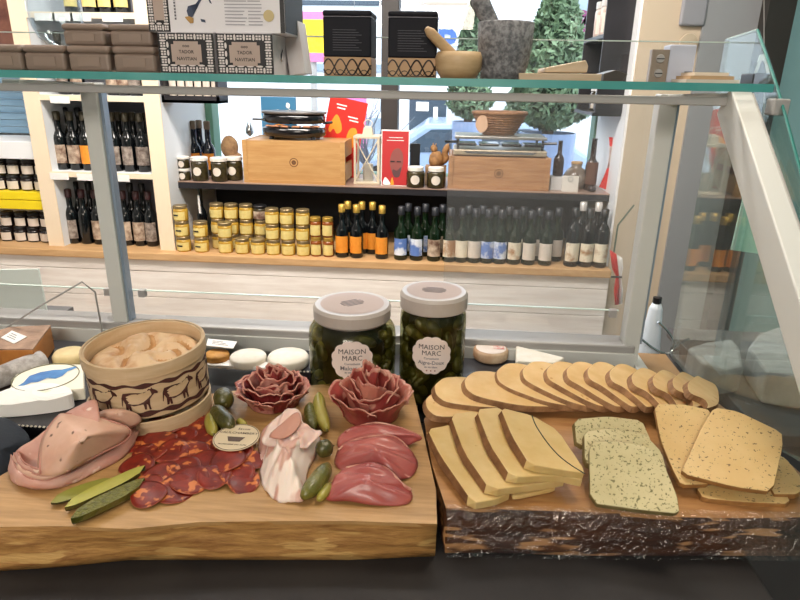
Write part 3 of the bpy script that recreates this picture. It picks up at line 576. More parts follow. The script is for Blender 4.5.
# black wall unit at the upper right with jars
wu = thing('black_wall_unit', 'black wall shelving at the upper right of the window', 'shelf', (.745, 2.86, 1.34))
MB().box(-.115, 0, 0, .012, 0, .62).build('side_panel', dark, wu); MB().box(-.115, 0, .40, .412, 0, .62).build('side_panel', dark, wu)
MB().box(-.125, -.002, .0, .412, -.014, 0).build('bottom_board', black, wu); MB().box(-.115, -.002, .012, .40, .30, .315).build('middle_board', black, wu); MB().box(-.012, -.002, .012, .40, 0, .62).build('back_board', mat('blue_grey_back', '3d4250', .5), wu)
for i, (y, n_) in enumerate(((2.93, 'nearest'), (3.03, 'middle'), (3.14, 'farthest'))):
    if i == 0: j3 = jar('storage_jar', 'pale storage jar on the black wall unit, nearest one', .042, .15, mat('spice_fill', 'b08468', .2, c2='e0d8d0', scale=8), greylid, label_w, (.685, y, 1.656), 'storage jars on the black wall unit', 'band', .2)
    else: dup(j3, (.685, y, 1.656), 'pale storage jar on the black wall unit, %s one' % n_)
for i, (y, n_) in enumerate(((2.93, 'nearest'), (3.02, 'second'), (3.11, 'third'))):
    if i == 0: j4 = jar('candle_jar', 'white-labelled glass on the bottom board of the black wall unit, nearest one', .034, .10, darkfill, greylid, label_w, (.69, y, 1.3405), 'glasses on the bottom board of the black unit', 'band', .15)
    else: dup(j4, (.69, y, 1.3405), 'white-labelled glass on the bottom board of the black wall unit, %s one' % n_)
# black rack with small bottles at the upper left
rk = thing('bottle_rack', 'black wall rack of small bottles below the patterned boxes', 'rack', (-1.272, 2.80, 1.345)); 
MB().box(0, .26, 0, .12, 0, .012).build('bottom_board', dark, rk); MB().box(0, .26, .0, .008, 0, .03).build('front_lip', dark, rk); MB().box(0, .012, 0, .12, 0, .34).build('side_panel', dark, rk); MB().box(.248, .26, 0, .12, 0, .34).build('side_panel', dark, rk); MB().box(0, .26, .112, .12, 0, .34).build('back_board', mat('rack_back', '34323a', .5), rk)
pr = None
for i in range(6):
    loc = (-1.24+i*.039, 2.86, 1.3575); l = 'small dark bottle with pale label in the black rack, %s from the left' % ORD[i]
    if pr is None: pr = bottle('small_bottle', l, 'bottle', .17, .0175, blackglass, label_w, black, loc, 'small bottles in the black rack', .36, (.1, .5))
    else: dup(pr, loc, l)
# window hangings
for px, py0, py1, nm, lb in ((250, 119, 137, 'glass_drop', 'clear drop ornament hanging in the window left of the blue book'), (355, 104, 119, 'pine_cone', 'brown cone ornament hanging in the window right of the red poster')):
    a = at(px, py1, y=3.27); c = at(px, py0, y=3.27); H = c.z-a.z
    t = thing(nm, lb, 'ornament', (a.x, 3.27, a.z)); MB().lathe([(0, 0), (H*.22, H*.2), (H*.24, H*.4), (H*.1, H*.8), (0, H)], 14).build('drop', chrome if nm == 'glass_drop' else bark, t, True); MB().tube([(0, 0, H), (0, 0, 2.50-a.z)], .0012, 5).build('thread', steel_d, t)
# ------------------------------------------------------------------ display case
ZC = .98; ZB = 1.03; ZS = 1.456
case = thing('display_case', 'aluminium and glass counter display case with a black slate top', 'display case', (0, 1.0, 0))
def cpart(b, name, m, **k): return b.build(name, m, case, loc=(0, -1.0, 0), **k)
xr = at(763, 580, z=ZC).x
cpart(MB().box(-1.2, xr, .22, .80, ZC-.05, ZC), 'slate_top', slate, bevel=.004)
cpart(MB().box(-1.2, .43, .80, 1.06, ZC-.05, ZC), 'inner_floor', mat('black_case_floor', '1d1d20', .4))
cpart(MB().box(-1.2, xr-.02, .26, 1.06, .0, ZC-.05), 'cabinet_base', mat('case_base', '2c2a2c', .6))
rz0, rz1 = at(300, 345, y=1.0).z, at(300, 331, y=1.0).z
rl = cpart(MB().box(-1.2, .335, 1.0, 1.05, ZC, rz1), 'back_rail', steel_d, bevel=.003)
MB().box(-1.2, .335, .994, 1.0, ZC+.012, (rz0+rz1)/2).build('rail_lip', steel, rl)
for x0, top, sgn in ((-.577, 1.44, -1), (.330, 1.44, 1)):
    p_ = cpart(MB().box(x0-.014, x0+.013, 1.005, 1.035, ZC, top), 'post', steel, bevel=.002)
    MB().box(x0+.013, x0+.018, 1.012, 1.028, rz1, top-.01).build('post_channel', mat('blue_grey_channel', '9fb0c4', .3, .5), p_)
    cpart(MB().prism([(x0-.014, 1.03, 1.425), (x0+.014, 1.03, 1.425), (x0+sgn*.05+.014, .895, 1.43), (x0+sgn*.05-.014, .895, 1.43)], (0, 0, .014)), 'bracket', steel, bevel=.002)
    if sgn < 0: continue
    dirv = Vector((0, -.25, -.197)).normalized(); X = x0+sgn*.05; L = .72
    M = Matrix.Translation((X, .905, 1.437)) @ dirv.to_track_quat('Z', 'X').to_matrix().to_4x4()
    cpart(MB().box(-.026, .020, -.013, .013, 0, L, 0, M), 'slanted_post', steel, bevel=.002)
    cpart(MB().box(.013, .026, -.014, .014, .01, L, 0, M) if sgn < 0 else MB().box(-.018, .018, -.0165, -.0135, .01, L, 0, M), 'slanted_post_cover', steel_d, bevel=.001)
cpart(MB().box(-.645, .388, .893, .905, 1.4275, 1.4385), 'shelf_bar', steel_d, bevel=.0015)
gs = cpart(MB().box(-1.2, .412, .872, 1.05, ZS-.010, ZS), 'glass_shelf', gl)
MB().box(-1.2, .412, .870, .872, ZS-.010, ZS).build('shelf_edge', teal_edge, gs)
px_ = .412
pl = [(1.05, 1.0), (1.05, 1.520), (.955, 1.526), (.871, 1.455), (.838, 1.424), (.755, 1.343), (.50, 1.10), (.50, 1.09), (.83, 1.0)]
ep = cpart(MB().prism([(px_, y, z) for y, z in pl], (.006, 0, 0)), 'end_glass', gl_end)
b = MB(); b.tube([(px_+.003, y, z) for y, z in pl[2:7]], .0018, 6); b.build('glass_edge', mat('dark_teal_edge', '2f7f78', .4), ep)
b = MB(); b.tube([(px_+.003, 1.05, 1.520), (px_+.003, .955, 1.526)], .0016, 5); b.build('top_edge', mat('pale_glass_edge', 'cfe0d8', .2), ep)
cl = at(776, 107, x=.412); cpart(MB().box(.404, .424, cl.y-.010, cl.y+.012, cl.z-.010, cl.z+.010), 'glass_clamp', steel_d, bevel=.002)
g_ = cpart(MB().box(-1.2, .412, 1.03, 1.035, ZS, 1.5135), 'rear_guard_glass', gl); MB().box(-1.2, .412, 1.0295, 1.0355, 1.5135, 1.515).build('guard_edge', MATS['pale_glass_edge'], g_)
g_ = cpart(MB().box(-1.2, .31, 1.040, 1.044, rz1, 1.080), 'low_rear_glass', gl); MB().box(-1.2, .31, 1.0395, 1.0445, 1.080, 1.0815).build('low_glass_edge', MATS['pale_glass_edge'], g_)
sx0 = at(447, 200, y=1.05).x; g_ = cpart(MB().box(sx0, .325, 1.048, 1.052, rz1, 1.43), 'sliding_glass', gl_film)
for x in (-.612, -.547, .300): cpart(MB().box(x-.006, x+.006, 1.034, 1.046, 1.069, 1.083), 'glass_clip', steel_d, bevel=.001)
# right inner side rail
cpart(MB().box(.335, .355, .82, 1.05, ZC, rz0-.004), 'side_rail', steel, bevel=.002); cpart(MB().box(.355, .405, .83, 1.05, ZC, rz0-.006), 'side_wood', mat('side_wood_brown', 'a5835a', .5, c2='8f6f4a', scale=10))
# black trays with pearly edge
def tray(label, x0, x1, y0, y1, h):
    t = thing('cheese_tray', label, 'tray', ((x0+x1)/2, y0, ZC+.0005), 0, 'black cheese trays'); w_ = (x1-x0)/2
    MB().box(-w_, w_, 0, y1-y0, 0, h).build('tray_body', mat('black_tray', '202024', .4, c2='2c2c32', scale=40), t, bevel=.002)
    b = MB()
    for i in range(int(w_*2/.006)): x = -w_+.003+i*.006; b.lathe([(0, -.0022), (.0022, 0), (0, .0022)], 6, M=T(x, -.0002, h))
    b.build('beaded_edge', mat('pearl_bead', 'd6d0c0', .3), t); return ZC+.0005+h
zt = tray('black beaded cheese tray at the left behind the mortadella', -.84, -.458, .70, .985, .018)
zt2 = tray('black beaded cheese tray behind the pickle jars', -.28, .30, .90, .985, .022)
# ------------------------------------------------------------------ things on the glass shelf
def sx(px, y, py=75): return at(px, py, y=y).x
def tin(px0, px1, z, h, y, label, proto=None):
    x0, x1 = sx(px0, y), sx(px1, y); wd = x1-x0-.001
    if proto: return dup(proto, ((x0+x1)/2, y, z), label)
    t = thing('taupe_tin', label, 'tin', ((x0+x1)/2, y, z), 0, 'taupe tins on the glass shelf')
    MB().box(-wd/2+.0012, wd/2-.0012, .0012, .084, 0, h*.72).build('tin_body', taupe, t, bevel=.005, seg=3); MB().box(-wd/2, wd/2, 0, .085, h*.70, h).build('lid', taupe, t, bevel=.005, seg=3)
    l = MB().box(-.016, .016, .0002, .0012, h*.2, h*.55).build('embossed_plate', mat('taupe_plate', '948174', .5), t); return t
hT = .0345
t1 = tin(25, 68, ZS, hT, .905, 'taupe tin, bottom row, second from the left'); tin(-17, 25, ZS, hT, .905, 'taupe tin, bottom row, cut by the left picture edge', t1); tin(69, 112, ZS, hT, .905, 'taupe tin, bottom row, third from the left', t1); tin(114, 157, ZS, hT, .905, 'taupe tin, bottom row, beside the patterned boxes', t1)
t2 = tin(67, 110, ZS+hT+.0003, hT*.84, .915, 'taupe tin, top row, left one of two'); tin(113, 156, ZS+hT+.0003, hT*.84, .915, 'taupe tin, top row, beside the patterned boxes', t2)
# wine glass
wy = 1.005; wx = at(58, 30, y=wy).x; zb = at(58, 47, y=wy).z
wg = thing('wine_glass', 'large clear wine glass behind the taupe tins', 'glass', (wx, wy, ZS))
hb = zb-ZS; MB().lathe([(0, .001), (.024, .001), (.024, .003), (.004, .007), (.003, .012), (.003, hb-.006), (.008, hb)], 24).build('stem', gl, wg, True)
prof = [(.003, hb-.002), (.015, hb+.002), (.028, hb+.012), (.036, hb+.028), (.0385, hb+.045), (.037, hb+.075), (.033, hb+.1)]
MB().lathe(prof+[(r-.0012, z+.0006) for r, z in reversed(prof)], 32).build('bowl', glass('crystal_glass', 'f4f8fa', 1.5), wg, True)
# patterned boxes
bw = mat('box_card_white', 'e9e6ea', .5); taupe_l = mat('box_label_taupe', 'b7a398', .6); lbl = mat('pattern_light', 'ddd6d4', .6)
def pattern(b, x0, x1, z0, z1, nx, nz_, y, skip=None):
    dx = (x1-x0)/nx; dz = (z1-z0)/nz_
    def el(cx, cz, rx, rz):
        b.add([(cx+rx*cos(a*pi/5), y, cz+rz*sin(a*pi/5)) for a in range(10)], [tuple(range(10))])
    for i in range(nx):
        for j in range(nz_):
            cx = x0+(i+.5)*dx; cz = z0+(j+.5)*dz
            if skip and skip[0] < cx < skip[1] and skip[2] < cz < skip[3]: continue
            q = dx*.27; g = dx*.035
            for sx_ in (-1, 1):
                for sz in (-1, 1):
                    xa, xb = sorted((cx+sx_*g, cx+sx_*q)); za, zb_ = sorted((cz+sz*g, cz+sz*q*dz/dx)); b.add([(xa, y, za), (xb, y, za), (xb, y, zb_), (xa, y, zb_)], [(0, 1, 2, 3)])
            if i < nx-1: el(cx+dx/2, cz, dx*.13, dz*.38)
            if j < nz_-1: el(cx, cz+dz/2, dx*.38, dz*.13)
mapm = mat('map_blue', '3f4a63', .6); gold = mat('map_gold', 'b48a4c', .6)
MAP = [(-.5, .1), (-.42, .3), (-.3, .28), (-.2, .1), (0, .2), (.15, .45), (.3, .62), (.42, .7), (.55, .62), (.62, .45), (.72, .4), (.66, .55), (.55, .75), (.35, .85), (.2, .7), (.05, .5), (-.1, .35), (-.25, -.15), (-.35, -.2), (-.45, -.1)]
def mapmesh(parent, s, M):
    MB().add([(x*s, 0, z*s) for x, z in MAP], [tuple(range(len(MAP)))], 0, M).build('map_print', mapm, parent)
    MB().add([(x*s, -.0001, z*s) for x, z in [(-.62, -.15), (-.4, -.12), (-.2, -.2), (-.22, -.4), (-.38, -.42), (-.5, -.3)]], [tuple(range(6))], 0, M).build('map_region', gold, parent)
    MB().add([(x*s, 0, z*s) for x, z in [(.12, -.22), (.34, -.26), (.36, -.38), (.16, -.34)]], [(0, 1, 2, 3)], 0, M).build('map_island', mapm, parent)
by = .905; bz = ZS
def pbox(x0, x1, h, dep, label):
    wd = x1-x0-.001; t = thing('gift_box', label, 'box', ((x0+x1)/2, by, bz), 0, 'patterned gift boxes')
    MB().box(-wd/2, wd/2, .0006, dep, 0, h).build('carton', bw, t, bevel=.0006); MB().box(-wd/2, wd/2, 0, .0006, 0.0005, h-.0005).build('front_face', ink, t)
    pb_ = MB(); pattern(pb_, -wd/2, wd/2, .0, h, 6, 5, -.0004, (-wd*.29, wd*.29, h*.2, h*.8)); pb_.build('lattice_print', lbl, t)
    lw, lh = wd*.27, h*.29; n = .004; oc = [(-lw+n, -lh), (lw-n, -lh), (lw-n, -lh+n), (lw, -lh+n), (lw, lh-n), (lw-n, lh-n), (lw-n, lh), (-lw+n, lh), (-lw+n, lh-n), (-lw, lh-n), (-lw, -lh+n), (-lw+n, -lh+n)]
    MB().add([(x, -.0008, h/2+z) for x, z in oc], [tuple(range(12))]).build('name_plate', taupe_l, t)
    lettering([('TADOR', .0062, 0, h*.53), ('NAVITIAN', .0062, 0, h*.36), ('ooo', .006, 0, h*.68)], ink, t, T(0, -.0012, 0), bold=.0001); return t, wd
ha = at(217, 33, y=by).z-bz
A, wa = pbox(sx(161, by), sx(216.5, by), ha, .115, 'upright patterned gift box under the long box, left of the pair')
Bx, wb_ = pbox(sx(218, by), sx(274.5, by), ha, .115, 'upright patterned gift box under the long box, right of the pair, white side showing')
mapmesh(Bx, .014, T(wb_/2+.0006, .045, ha*.45) @ RZ(pi/2) )
ly = .909; x0, x1 = sx(153.5, ly), sx(287, ly); wl = x1-x0; hL = .075
lb_ = thing('long_gift_box', 'long white gift box with a map print lying across the two patterned boxes', 'box', ((x0+x1)/2, ly, bz+ha+.0006), radians(-1), 'patterned gift boxes')
MB().box(-wl/2, wl/2, .0006, .105, 0, hL).build('carton', bw, lb_, bevel=.0006)
e0 = wl*.16
MB().box(-wl/2, -wl/2+e0, 0, .0006, .0005, hL).build('patterned_end', ink, lb_); p5_ = MB(); pattern(p5_, -wl/2, -wl/2+e0, 0, hL, 3, 7, -.0004, (-wl/2+e0*.33, -wl/2+e0*.67, hL*.2, hL)); p5_.build('lattice_print', lbl, lb_)
MB().box(-wl/2+e0*.3, -wl/2+e0*.78, -.0008, -.0004, hL*.2, hL).build('name_plate', taupe_l, lb_)
MB().box(wl/2-.006, wl/2, 0, .0006, .0005, hL).build('patterned_edge', ink, lb_)
mapmesh(lb_, .030, T(-wl*.13, -.0003, .024))
b = MB(); random.seed(3)
for i in range(13):
    z = .010+i*.0042; 
    for xa, wd in ((wl*.07, .034), (wl*.24, .022)): b.box(xa, xa+wd*random.uniform(.75, 1), -.0004, .0, z, z+.0012)
b.build('small_print', mat('grey_print', 'a8a6ae', .6), lb_)
wrapd = MB(); wrapd.lathe([(0, 0), (.0075, 0)], 20, M=T(wl*.45-.012, -.0004, .022) @ RX(pi/2)); wrapd.build('gold_seal', mat('seal_gold', 'c9b684', .5), lb_)
b = MB(); 
for i in range(14): b.box(-wl*.30, -wl*.30+.0022, -.0004, 0, .016+i*.004, .0185+i*.004)
b.build('vertical_print', mat('grey_print2', '6d6a74', .6), lb_)
MB().box(wl/2, wl/2+.0006, .002, .103, .002, hL).build('end_face', ink, lb_)
sbx = thing('leaning_box', 'plain grey-white carton leaning behind the right patterned box', 'box', (sx(300, .99), .975, ZS)); sbx.rotation_euler = (0, radians(-7), 0)
MB().box(-.012, .012, 0, .05, .0015, .075).build('carton', mat('grey_carton', 'd2d2d6', .5, c2='c2b8b4', scale=12), sbx, bevel=.001)
# dark tins
tinm = mat('tin_navy_black', '14151e', .6, spec=.2); lat = mat('lattice_dark', '2a1c18', .5)
def dtin(px0, px1, pyt, label, proto=None):
    y = .91; x0, x1 = sx(px0, y, 78), sx(px1, y, 78); wd = x1-x0; h = at((px0+px1)/2, pyt, y=y).z-ZS
    if proto: return dup(proto, ((x0+x1)/2, y, ZS), label)
    t = thing('tea_tin', label, 'tin', ((x0+x1)/2, y, ZS), 0, 'dark tins on the glass shelf')
    MB().box(-wd/2, wd/2, 0, wd, h*.30, h*.905).build('tin_body', tinm, t, bevel=.002); MB().box(-wd/2, wd/2, 0, wd, 0, h*.30).build('kraft_band', goldtan, t, bevel=.001)
    MB().box(-wd/2-.0006, wd/2+.0006, -.0006, wd+.0006, h*.91, h).build('lid', tinm, t, bevel=.003, seg=3); MB().box(-wd/2-.0004, wd/2+.0004, -.0004, wd+.0004, h*.904, h*.911).build('lid_rim', mat('rim_grey', '6c6a70', .3, .5), t)
    b = MB(); k = 4; bh = h*.29
    for s in (-1, 1):
        pts = [(-wd/2+wd*i/64, -.0006, bh*.5+s*bh*.42*sin(2*pi*(k/2)*i/64+.3)) for i in range(65)]; b.tube(pts, .0012, 4)
    for s in (-1, 1):
        pts = [(-wd/2+wd*i/64, -.0006, bh*.1+s*bh*.25*sin(2*pi*(k/2)*i/64+.3)) for i in range(65)]; b.tube([p for p in pts if p[2] > .001], .0006, 4)
    b.build('lattice_lines', lat, t)
    b = MB()
    for i in range(9): b.box(-wd*.3, wd*(.3-.06*(i % 3)), -.0004, 0, h*(.40+.038*i), h*(.409+.038*i))
    b.build('small_print', mat('tin_print', '3a3a44', .5), t); return t
d1 = dtin(324, 371, 10, 'dark tin with lattice band, left one, near the yellow street sign'); dtin(388, 435, 12, 'dark tin with lattice band, right one, beside the olive-wood mortar', d1)
# mortars
ow = mat('olive_wood', 'c9ad86', .5, c2='ab8b62', scale=12, stretch=(1, 1, 4)); gran = mat('granite', '5b5c60', .7, c2='8e8f92', scale=160, detail=6, bump=.3, lo=.4, hi=.6)
y = .908; t = thing('wooden_mortar', 'small olive-wood mortar bowl beside the granite mortar', 'mortar', (sx(458, y, 78), y, ZS))
MB().lathe([(0, 0), (.024, 0), (.031, .012), (.032, .026), (.029, .034), (.024, .034), (.022, .012), (0, .008)], 32).build('bowl', ow, t, True)
def pestle(name, label, p0, p1, r0, r1, m, y, dy=.004):
    a = at(*p0, y=y); c = at(*p1, y=y+dy); k = 10; pts = [a.lerp(c, i/k)-a for i in range(k+1)]; R = [r0*.6 if i == 0 else r0+(r1-r0)*(i/k) for i in range(k+1)]
    t = thing(name, label, 'pestle', a); MB().tube(pts, R, 14).build('shaft', m, t, True); MB().lathe([(0, -r0*.35), (r0*.55, -r0*.2), (r0*.6, 0)], 14, M=(c-a).to_track_quat('Z', 'X').to_matrix().to_4x4()).build('rounded_end', m, t, True); return t
pestle('wooden_pestle', 'wooden pestle leaning out of the olive-wood mortar', (427, 29), (459, 62), .0066, .0078, ow, .888, .018)
y = .935; t = thing('granite_mortar', 'tall speckled granite mortar on the glass shelf', 'mortar', (sx(502.5, y, 78), y, ZS)); hG = at(502, 22, y=y).z-ZS
MB().lathe([(0, 0), (.031, 0), (.0315, .012), (.034, .02), (.0375, .045), (.0385, hG-.002), (.036, hG), (.029, hG-.001), (.024, hG*.5), (0, hG*.4)], 36).build('bowl', gran, t, True)
pestle('granite_pestle', 'thick granite pestle standing in the tall granite mortar', (476, -6), (499, 40), .0135, .0105, gran, .935)
# boards and bits
palew = mat('pale_beech', 'cbb79c', .5, c2='b9a284', scale=10, stretch=(1, 5, 5))
y = .90
def slabbox(name, label, cat, poly, y, dep, m, bev=.001):
    P = [at(a, b_, y=y) for a, b_ in poly]; o = Vector((P[0].x, y, min(p.z for p in P))); t = thing(name, label, cat, o)
    return MB().prism([p-o for p in P], (0, dep, 0)).build('blade' if 'knife' in name else 'plank' if 'board' in name else 'cover', m, t, bevel=bev), t
slabbox('serving_board', 'flat pale serving board on the glass shelf right of the granite mortar, lower', 'board', [(519, 80.8), (601, 82.0), (602, 74), (519, 73)], y, .11, palew)
slabbox('wedge_board', 'pale tapering board lying on top of the flat serving board', 'board', [(544, 72.5), (587, 72.8), (588.5, 66), (586, 60), (545, 68)], .91, .07, palew, .0015)
slabbox('sachet', 'small dark sachet on the glass shelf right of the serving boards', 'sachet', [(603, 82), (622, 82.2), (628, 74), (616, 70), (604, 73.5)], .93, .05, mat('dark_foil', '4c4642', .3, .2))
y = .95; t = thing('steel_bracket', 'small steel plate with two round screws standing on the glass shelf', 'bracket', (sx(657.5, y, 78), y, ZS))
MB().box(-.012, .012, 0, .012, 0, .043).build('plate', mat('bronze_steel', '9a8c7e', .35, .5), t, bevel=.001)
for z in (.012, .031):
    s_ = MB().lathe([(0, .002), (.005, .0018), (.006, 0)], 16, M=T(0, -.0002, z) @ RX(pi/2)).build('screw', steel_d, t); MB().box(-.005, .005, -.0028, -.002, z-.0006, z+.0006, 0).build('slot', black, s_)
t = thing('plastic_block', 'pale blue-grey plastic block next to the steel plate', 'block', (sx(679, .955, 78), .955, ZS)); MB().box(-.018, .018, 0, .03, 0, .05).build('shell', mat('blue_plastic', 'b9bfd0', .4), t, bevel=.002)
MB().box(.006, .016, -.001, 0, .012, .015).build('slot', black, t)
for i, (nm, c) in enumerate((('lowest', 'd8cfc0'), ('middle', 'b99a74'), ('topmost', 'e2d6c4'))):
    wd = .034-.003*i; k = MB().box(-wd, wd-.006*i, 0, .09, 0, .0042).build('booklet', mat('booklet_%d' % i, c, .6)); k.location = (.345+.003*i, .895+.004*i, ZS+.0003+.0045*i); tag(k, 'thin booklet on the right end of the glass shelf, %s of three' % nm, 'booklet', 'booklets on the glass shelf')
t = thing('card_reader', 'small black device at the right end of the glass shelf', 'device', (sx(757, .93, 78)+.006, .93, ZS)); MB().box(-.011, .011, 0, .04, 0, .014).build('shell', black, t, bevel=.002)
MB().box(-.008, .008, .004, .03, .014, .0145).build('screen', wind_d, t)
P = [(-.012, 0, 0), (-.011, .002, .026), (-.006, .002, .034), (.004, .002, .018)]
t = thing('folded_card', 'folded white card behind the black device on the glass shelf', 'card', (sx(757, .985, 70)+.004, .985, ZS)); MB().box(-.012, .012, -.004, .006, 0, .03).build('stand', mat('stand_black', '1c1c1f', .5), t); MB().prism([(-.010, -.005, .012), (-.005, -.005, .040), (.004, -.005, .040), (.014, -.005, .010), (.010, -.005, .010), (.001, -.005, .032), (-.002, -.005, .032), (-.006, -.005, .012)], (0, .004, 0)).build('fold', paper, t)
# red and white cloth at right rear post
b = MB(); pts = [(610, 250, 622, 258), (612, 268, 623, 268), (616, 276, 621, 277), (614, 290, 623, 290), (615, 305, 622, 304)]
o = at(616, 280, y=1.075); t = thing('ribbon', 'red and white tied cloth hanging by the right rear post', 'ribbon', o)
for nm, m_, fr in (('red_half', red, (0, .55)), ('white_half', paper, (.55, 1))):
    V = []; F = []
    for i, (xa, ya, xb, yb) in enumerate(pts):
        for k in range(4):
            q = fr[0]+(fr[1]-fr[0])*k/3; V.append(at(xa+(xb-xa)*q, ya+(yb-ya)*q, y=1.075+.006*sin(q*9+i))-o)
    for i in range(len(pts)-1):
        for k in range(3): F.append((i*4+k, i*4+k+1, i*4+k+5, i*4+k+4))
    MB().add(V, F).build(nm, m_, t, True, solid=.001)
MB().tube([at(611, 277, y=1.07)-o, at(622, 277, y=1.07)-o], .002, 6).build('tie', navy, t); MB().tube([at(614, 252, y=1.075)-o, at(618, 225, y=1.075)-o, at(634, 205, y=1.07)-o], .0015, 6).build('cord', mat('grey_green_cord', '5f6f5c', .7), t)
# pale spray-bottle like cone and steel band beyond the right post
o = at(648, 356, y=1.12); t = thing('white_bottle', 'pale blue-white plastic bottle with black neck behind the right rear post', 'bottle', (o.x, 1.12, o.z-.02))
a = at(646, 303, y=1.12)-Vector((o.x, 1.12, o.z-.02))
MB().lathe([(0, 0), (.020, 0), (.021, .02), (.012, a.z-.01), (.008, a.z), (0, a.z)], 20).build('body', mat('pale_plastic', 'd6e2ee', .35), t, True); MB().lathe([(.006, a.z), (.008, a.z+.002), (.008, a.z+.012), (0, a.z+.013)], 14).build('neck', black, t)
tb = o.z-.02
tag(MB().box(o.x-.05, o.x+.06, 1.08, 1.18, .0, tb-.001).build('side_cabinet', mat('dark_side_cabinet', '3c3a3c', .5)), 'dark narrow cabinet behind the right end of the case', 'cabinet')
P = [at(a_, b_, y=1.09)-Vector((o.x, 1.09, 1.0)) for a_, b_ in ((638, 336), (650, 346), (663, 353), (671, 352), (675, 345), (668, 332), (658, 322))]
t = thing('steel_hook', 'curved bright steel wire in front of the white bottle', 'wire', (o.x, 1.09, 1.0)); MB().tube(chain(P, 6), .0022, 8).build('wire', chrome, t)
# mint sheet beyond the end glass
o = at(752, 252, y=1.30); t = thing('mint_sheet', 'mint green sheet hanging beyond the glass end panel', 'sheet', (o.x, 1.30, o.z))
MB().prism([at(731, 250, y=1.30)-o, at(775, 256, y=1.30)-o, at(775, 150, y=1.30)-o, at(752, 160, y=1.30)-o], (0, .003, 0)).build('panel', mat('mint', 'b4ecd8', .5), t); MB().prism([at(731, 250, y=1.297)-o, at(734.5, 250, y=1.297)-o, at(755, 160, y=1.297)-o, at(752, 160, y=1.297)-o], (0, .003, 0)).build('pale_border', mat('mint_pale', 'd8f4ea', .5), t)
MB().tube([at(764, 155, y=1.302)-o, at(764, -40, y=1.302)-o], .001, 5).build('cord', steel_d, t)
# neighbouring counter at the right; its grey wedges stand in for cheese reflections
nc = thing('side_counter', 'dark side counter beyond the glass end panel', 'counter', (.95, 1.3, 0)); MB().box(-.44, .345, -.42, .0, 0, .93).build('cabinet', mat('dark_counter', '3a3a3d', .5), nc); MB().box(-.45, .348, -.43, .01, .93, .95).build('top', mat('dark_counter_top', '4a484a', .4), nc, bevel=.002)
refl_grey = mat('reflection_grey', '9c9c9e', .8, c2='7c7c80', scale=18, stretch=(1, 3, 1), bump=.2)
for nm, poly, hh in (('left one, nearer the post', [(683, 372), (700, 366), (727, 362), (735, 372), (738, 392), (722, 396), (700, 390)], .05), ('right one, cut by the slanted post', [(742, 376), (752, 362), (772, 354), (800, 366), (812, 392), (800, 410), (760, 404)], .06)):
    P = [at(a_, b_, z=.951) for a_, b_ in poly]; o = sum(P, Vector())/len(P); t = thing('cheese_wedge', 'grey wedge standing in for a reflected cheese, %s' % nm, 'cheese', (o.x, o.y, .951), 0, 'grey wedges standing in for reflections')
    MB().prism([p-o for p in P], (0, 0, hh)).build('wedge', refl_grey, t, bevel=.006)
# ------------------------------------------------------------------ food boards
boardw = mat('board_oak_top', 'ba925f', .45, c2='9a7545', scale=9, detail=8, stretch=(1.2, 12, 1), coat=.15)
boardf = mat('board_oak_edge', 'c89858', .55, c2='8c5f32', scale=22, detail=8, stretch=(1.0, 6, 8), bump=.5, lo=.3, hi=.7, c3='caa062', s3=12, t3=.6)
barkf = mat('board_bark_edge', '5a3a28', .3, c2='33201a', scale=8, detail=8, stretch=(1.2, 6, 7), bump=.7, lo=.35, hi=.65, c3='b08458', s3=9, t3=.53, coat=.6)
def board(name, label, top, bots, mt, mf):
    P = [at(a, b_, z=ZB) for a, b_ in top]; o = sum(P, Vector())/len(P); o.z = ZC; B = []
    for i, p in enumerate(P):
        q = at(*bots[i], z=ZC+.0006) if i in bots else Vector((p.x, p.y, ZC+.0006)); B.append(q)
    k = len(P); t = thing(name, label, 'board', o)
    V = [p-o for p in P]; MBt = MB(); MBt.add([v for v in V]+[v-Vector((0, 0, .004)) for v in V], [tuple(range(k))]+[(i, (i+1) % k, k+(i+1) % k, k+i) for i in range(k)])
    MBt.build('top_face', mt, t)
    e = MB(); n = 6; V = []
    for q in range(n+1):
        for i in range(k*4):
            a, f_ = divmod(i, 4); f_ /= 4; p = P[a].lerp(P[(a+1) % k], f_); b_ = B[a].lerp(B[(a+1) % k], f_); r = p.lerp(b_, q/n)-o
            if 0 < q: w_ = .004*nz(r.x*30, r.y*30, r.z*60)+.003*nz(r.x*9, r.y*9, q); r = r+Vector((0, -w_ if q < n else 0, 0))
            V.append(r-Vector((0, 0, .0005 if q == 0 else 0)))
    K = k*4; e.add(V, [(q*K+i, q*K+(i+1) % K, (q+1)*K+(i+1) % K, (q+1)*K+i) for q in range(n) for i in range(K)]+[tuple(n*K+i for i in range(K))])
    e.build('raw_edge', mf, t, True); return t
tl = [(-60, 540), (0, 527), (60, 526), (130, 529), (200, 522), (290, 521), (350, 521), (437, 524), (436, 490), (425, 440), (412, 388), (330, 384), (240, 390), (150, 402), (60, 432), (10, 470), (-40, 500)]
board('charcuterie_board', 'thick pale oak board under the meats on the left', tl, {0: (-60, 580), 1: (0, 571), 2: (60, 567), 3: (130, 560), 4: (200, 560), 5: (290, 560), 6: (350, 560), 7: (435, 556)}, boardw, boardf)
tr = [(446, 508), (500, 509), (560, 511), (620, 513), (680, 517), (740, 518), (800, 517), (822, 515), (806, 478), (745, 424), (718, 403), (600, 396), (500, 391), (432, 402), (424, 420), (432, 465)]
board('cheese_board', 'thick wooden board with dark bark edge under the cheeses on the right', tr, {0: (445, 553), 1: (500, 553), 2: (560, 555), 3: (620, 556), 4: (680, 556), 5: (740, 556), 6: (800, 556), 7: (822, 555)}, mat('board_walnut_top', 'b98a58', .35, c2='96683c', scale=7, detail=7, stretch=(1.2, 9, 1), coat=.4), barkf)
fm = bpy.data.materials.new('cling_film'); fm.use_nodes = True; N = fm.node_tree.nodes; L = fm.node_tree.links; N.remove(N['Principled BSDF'])
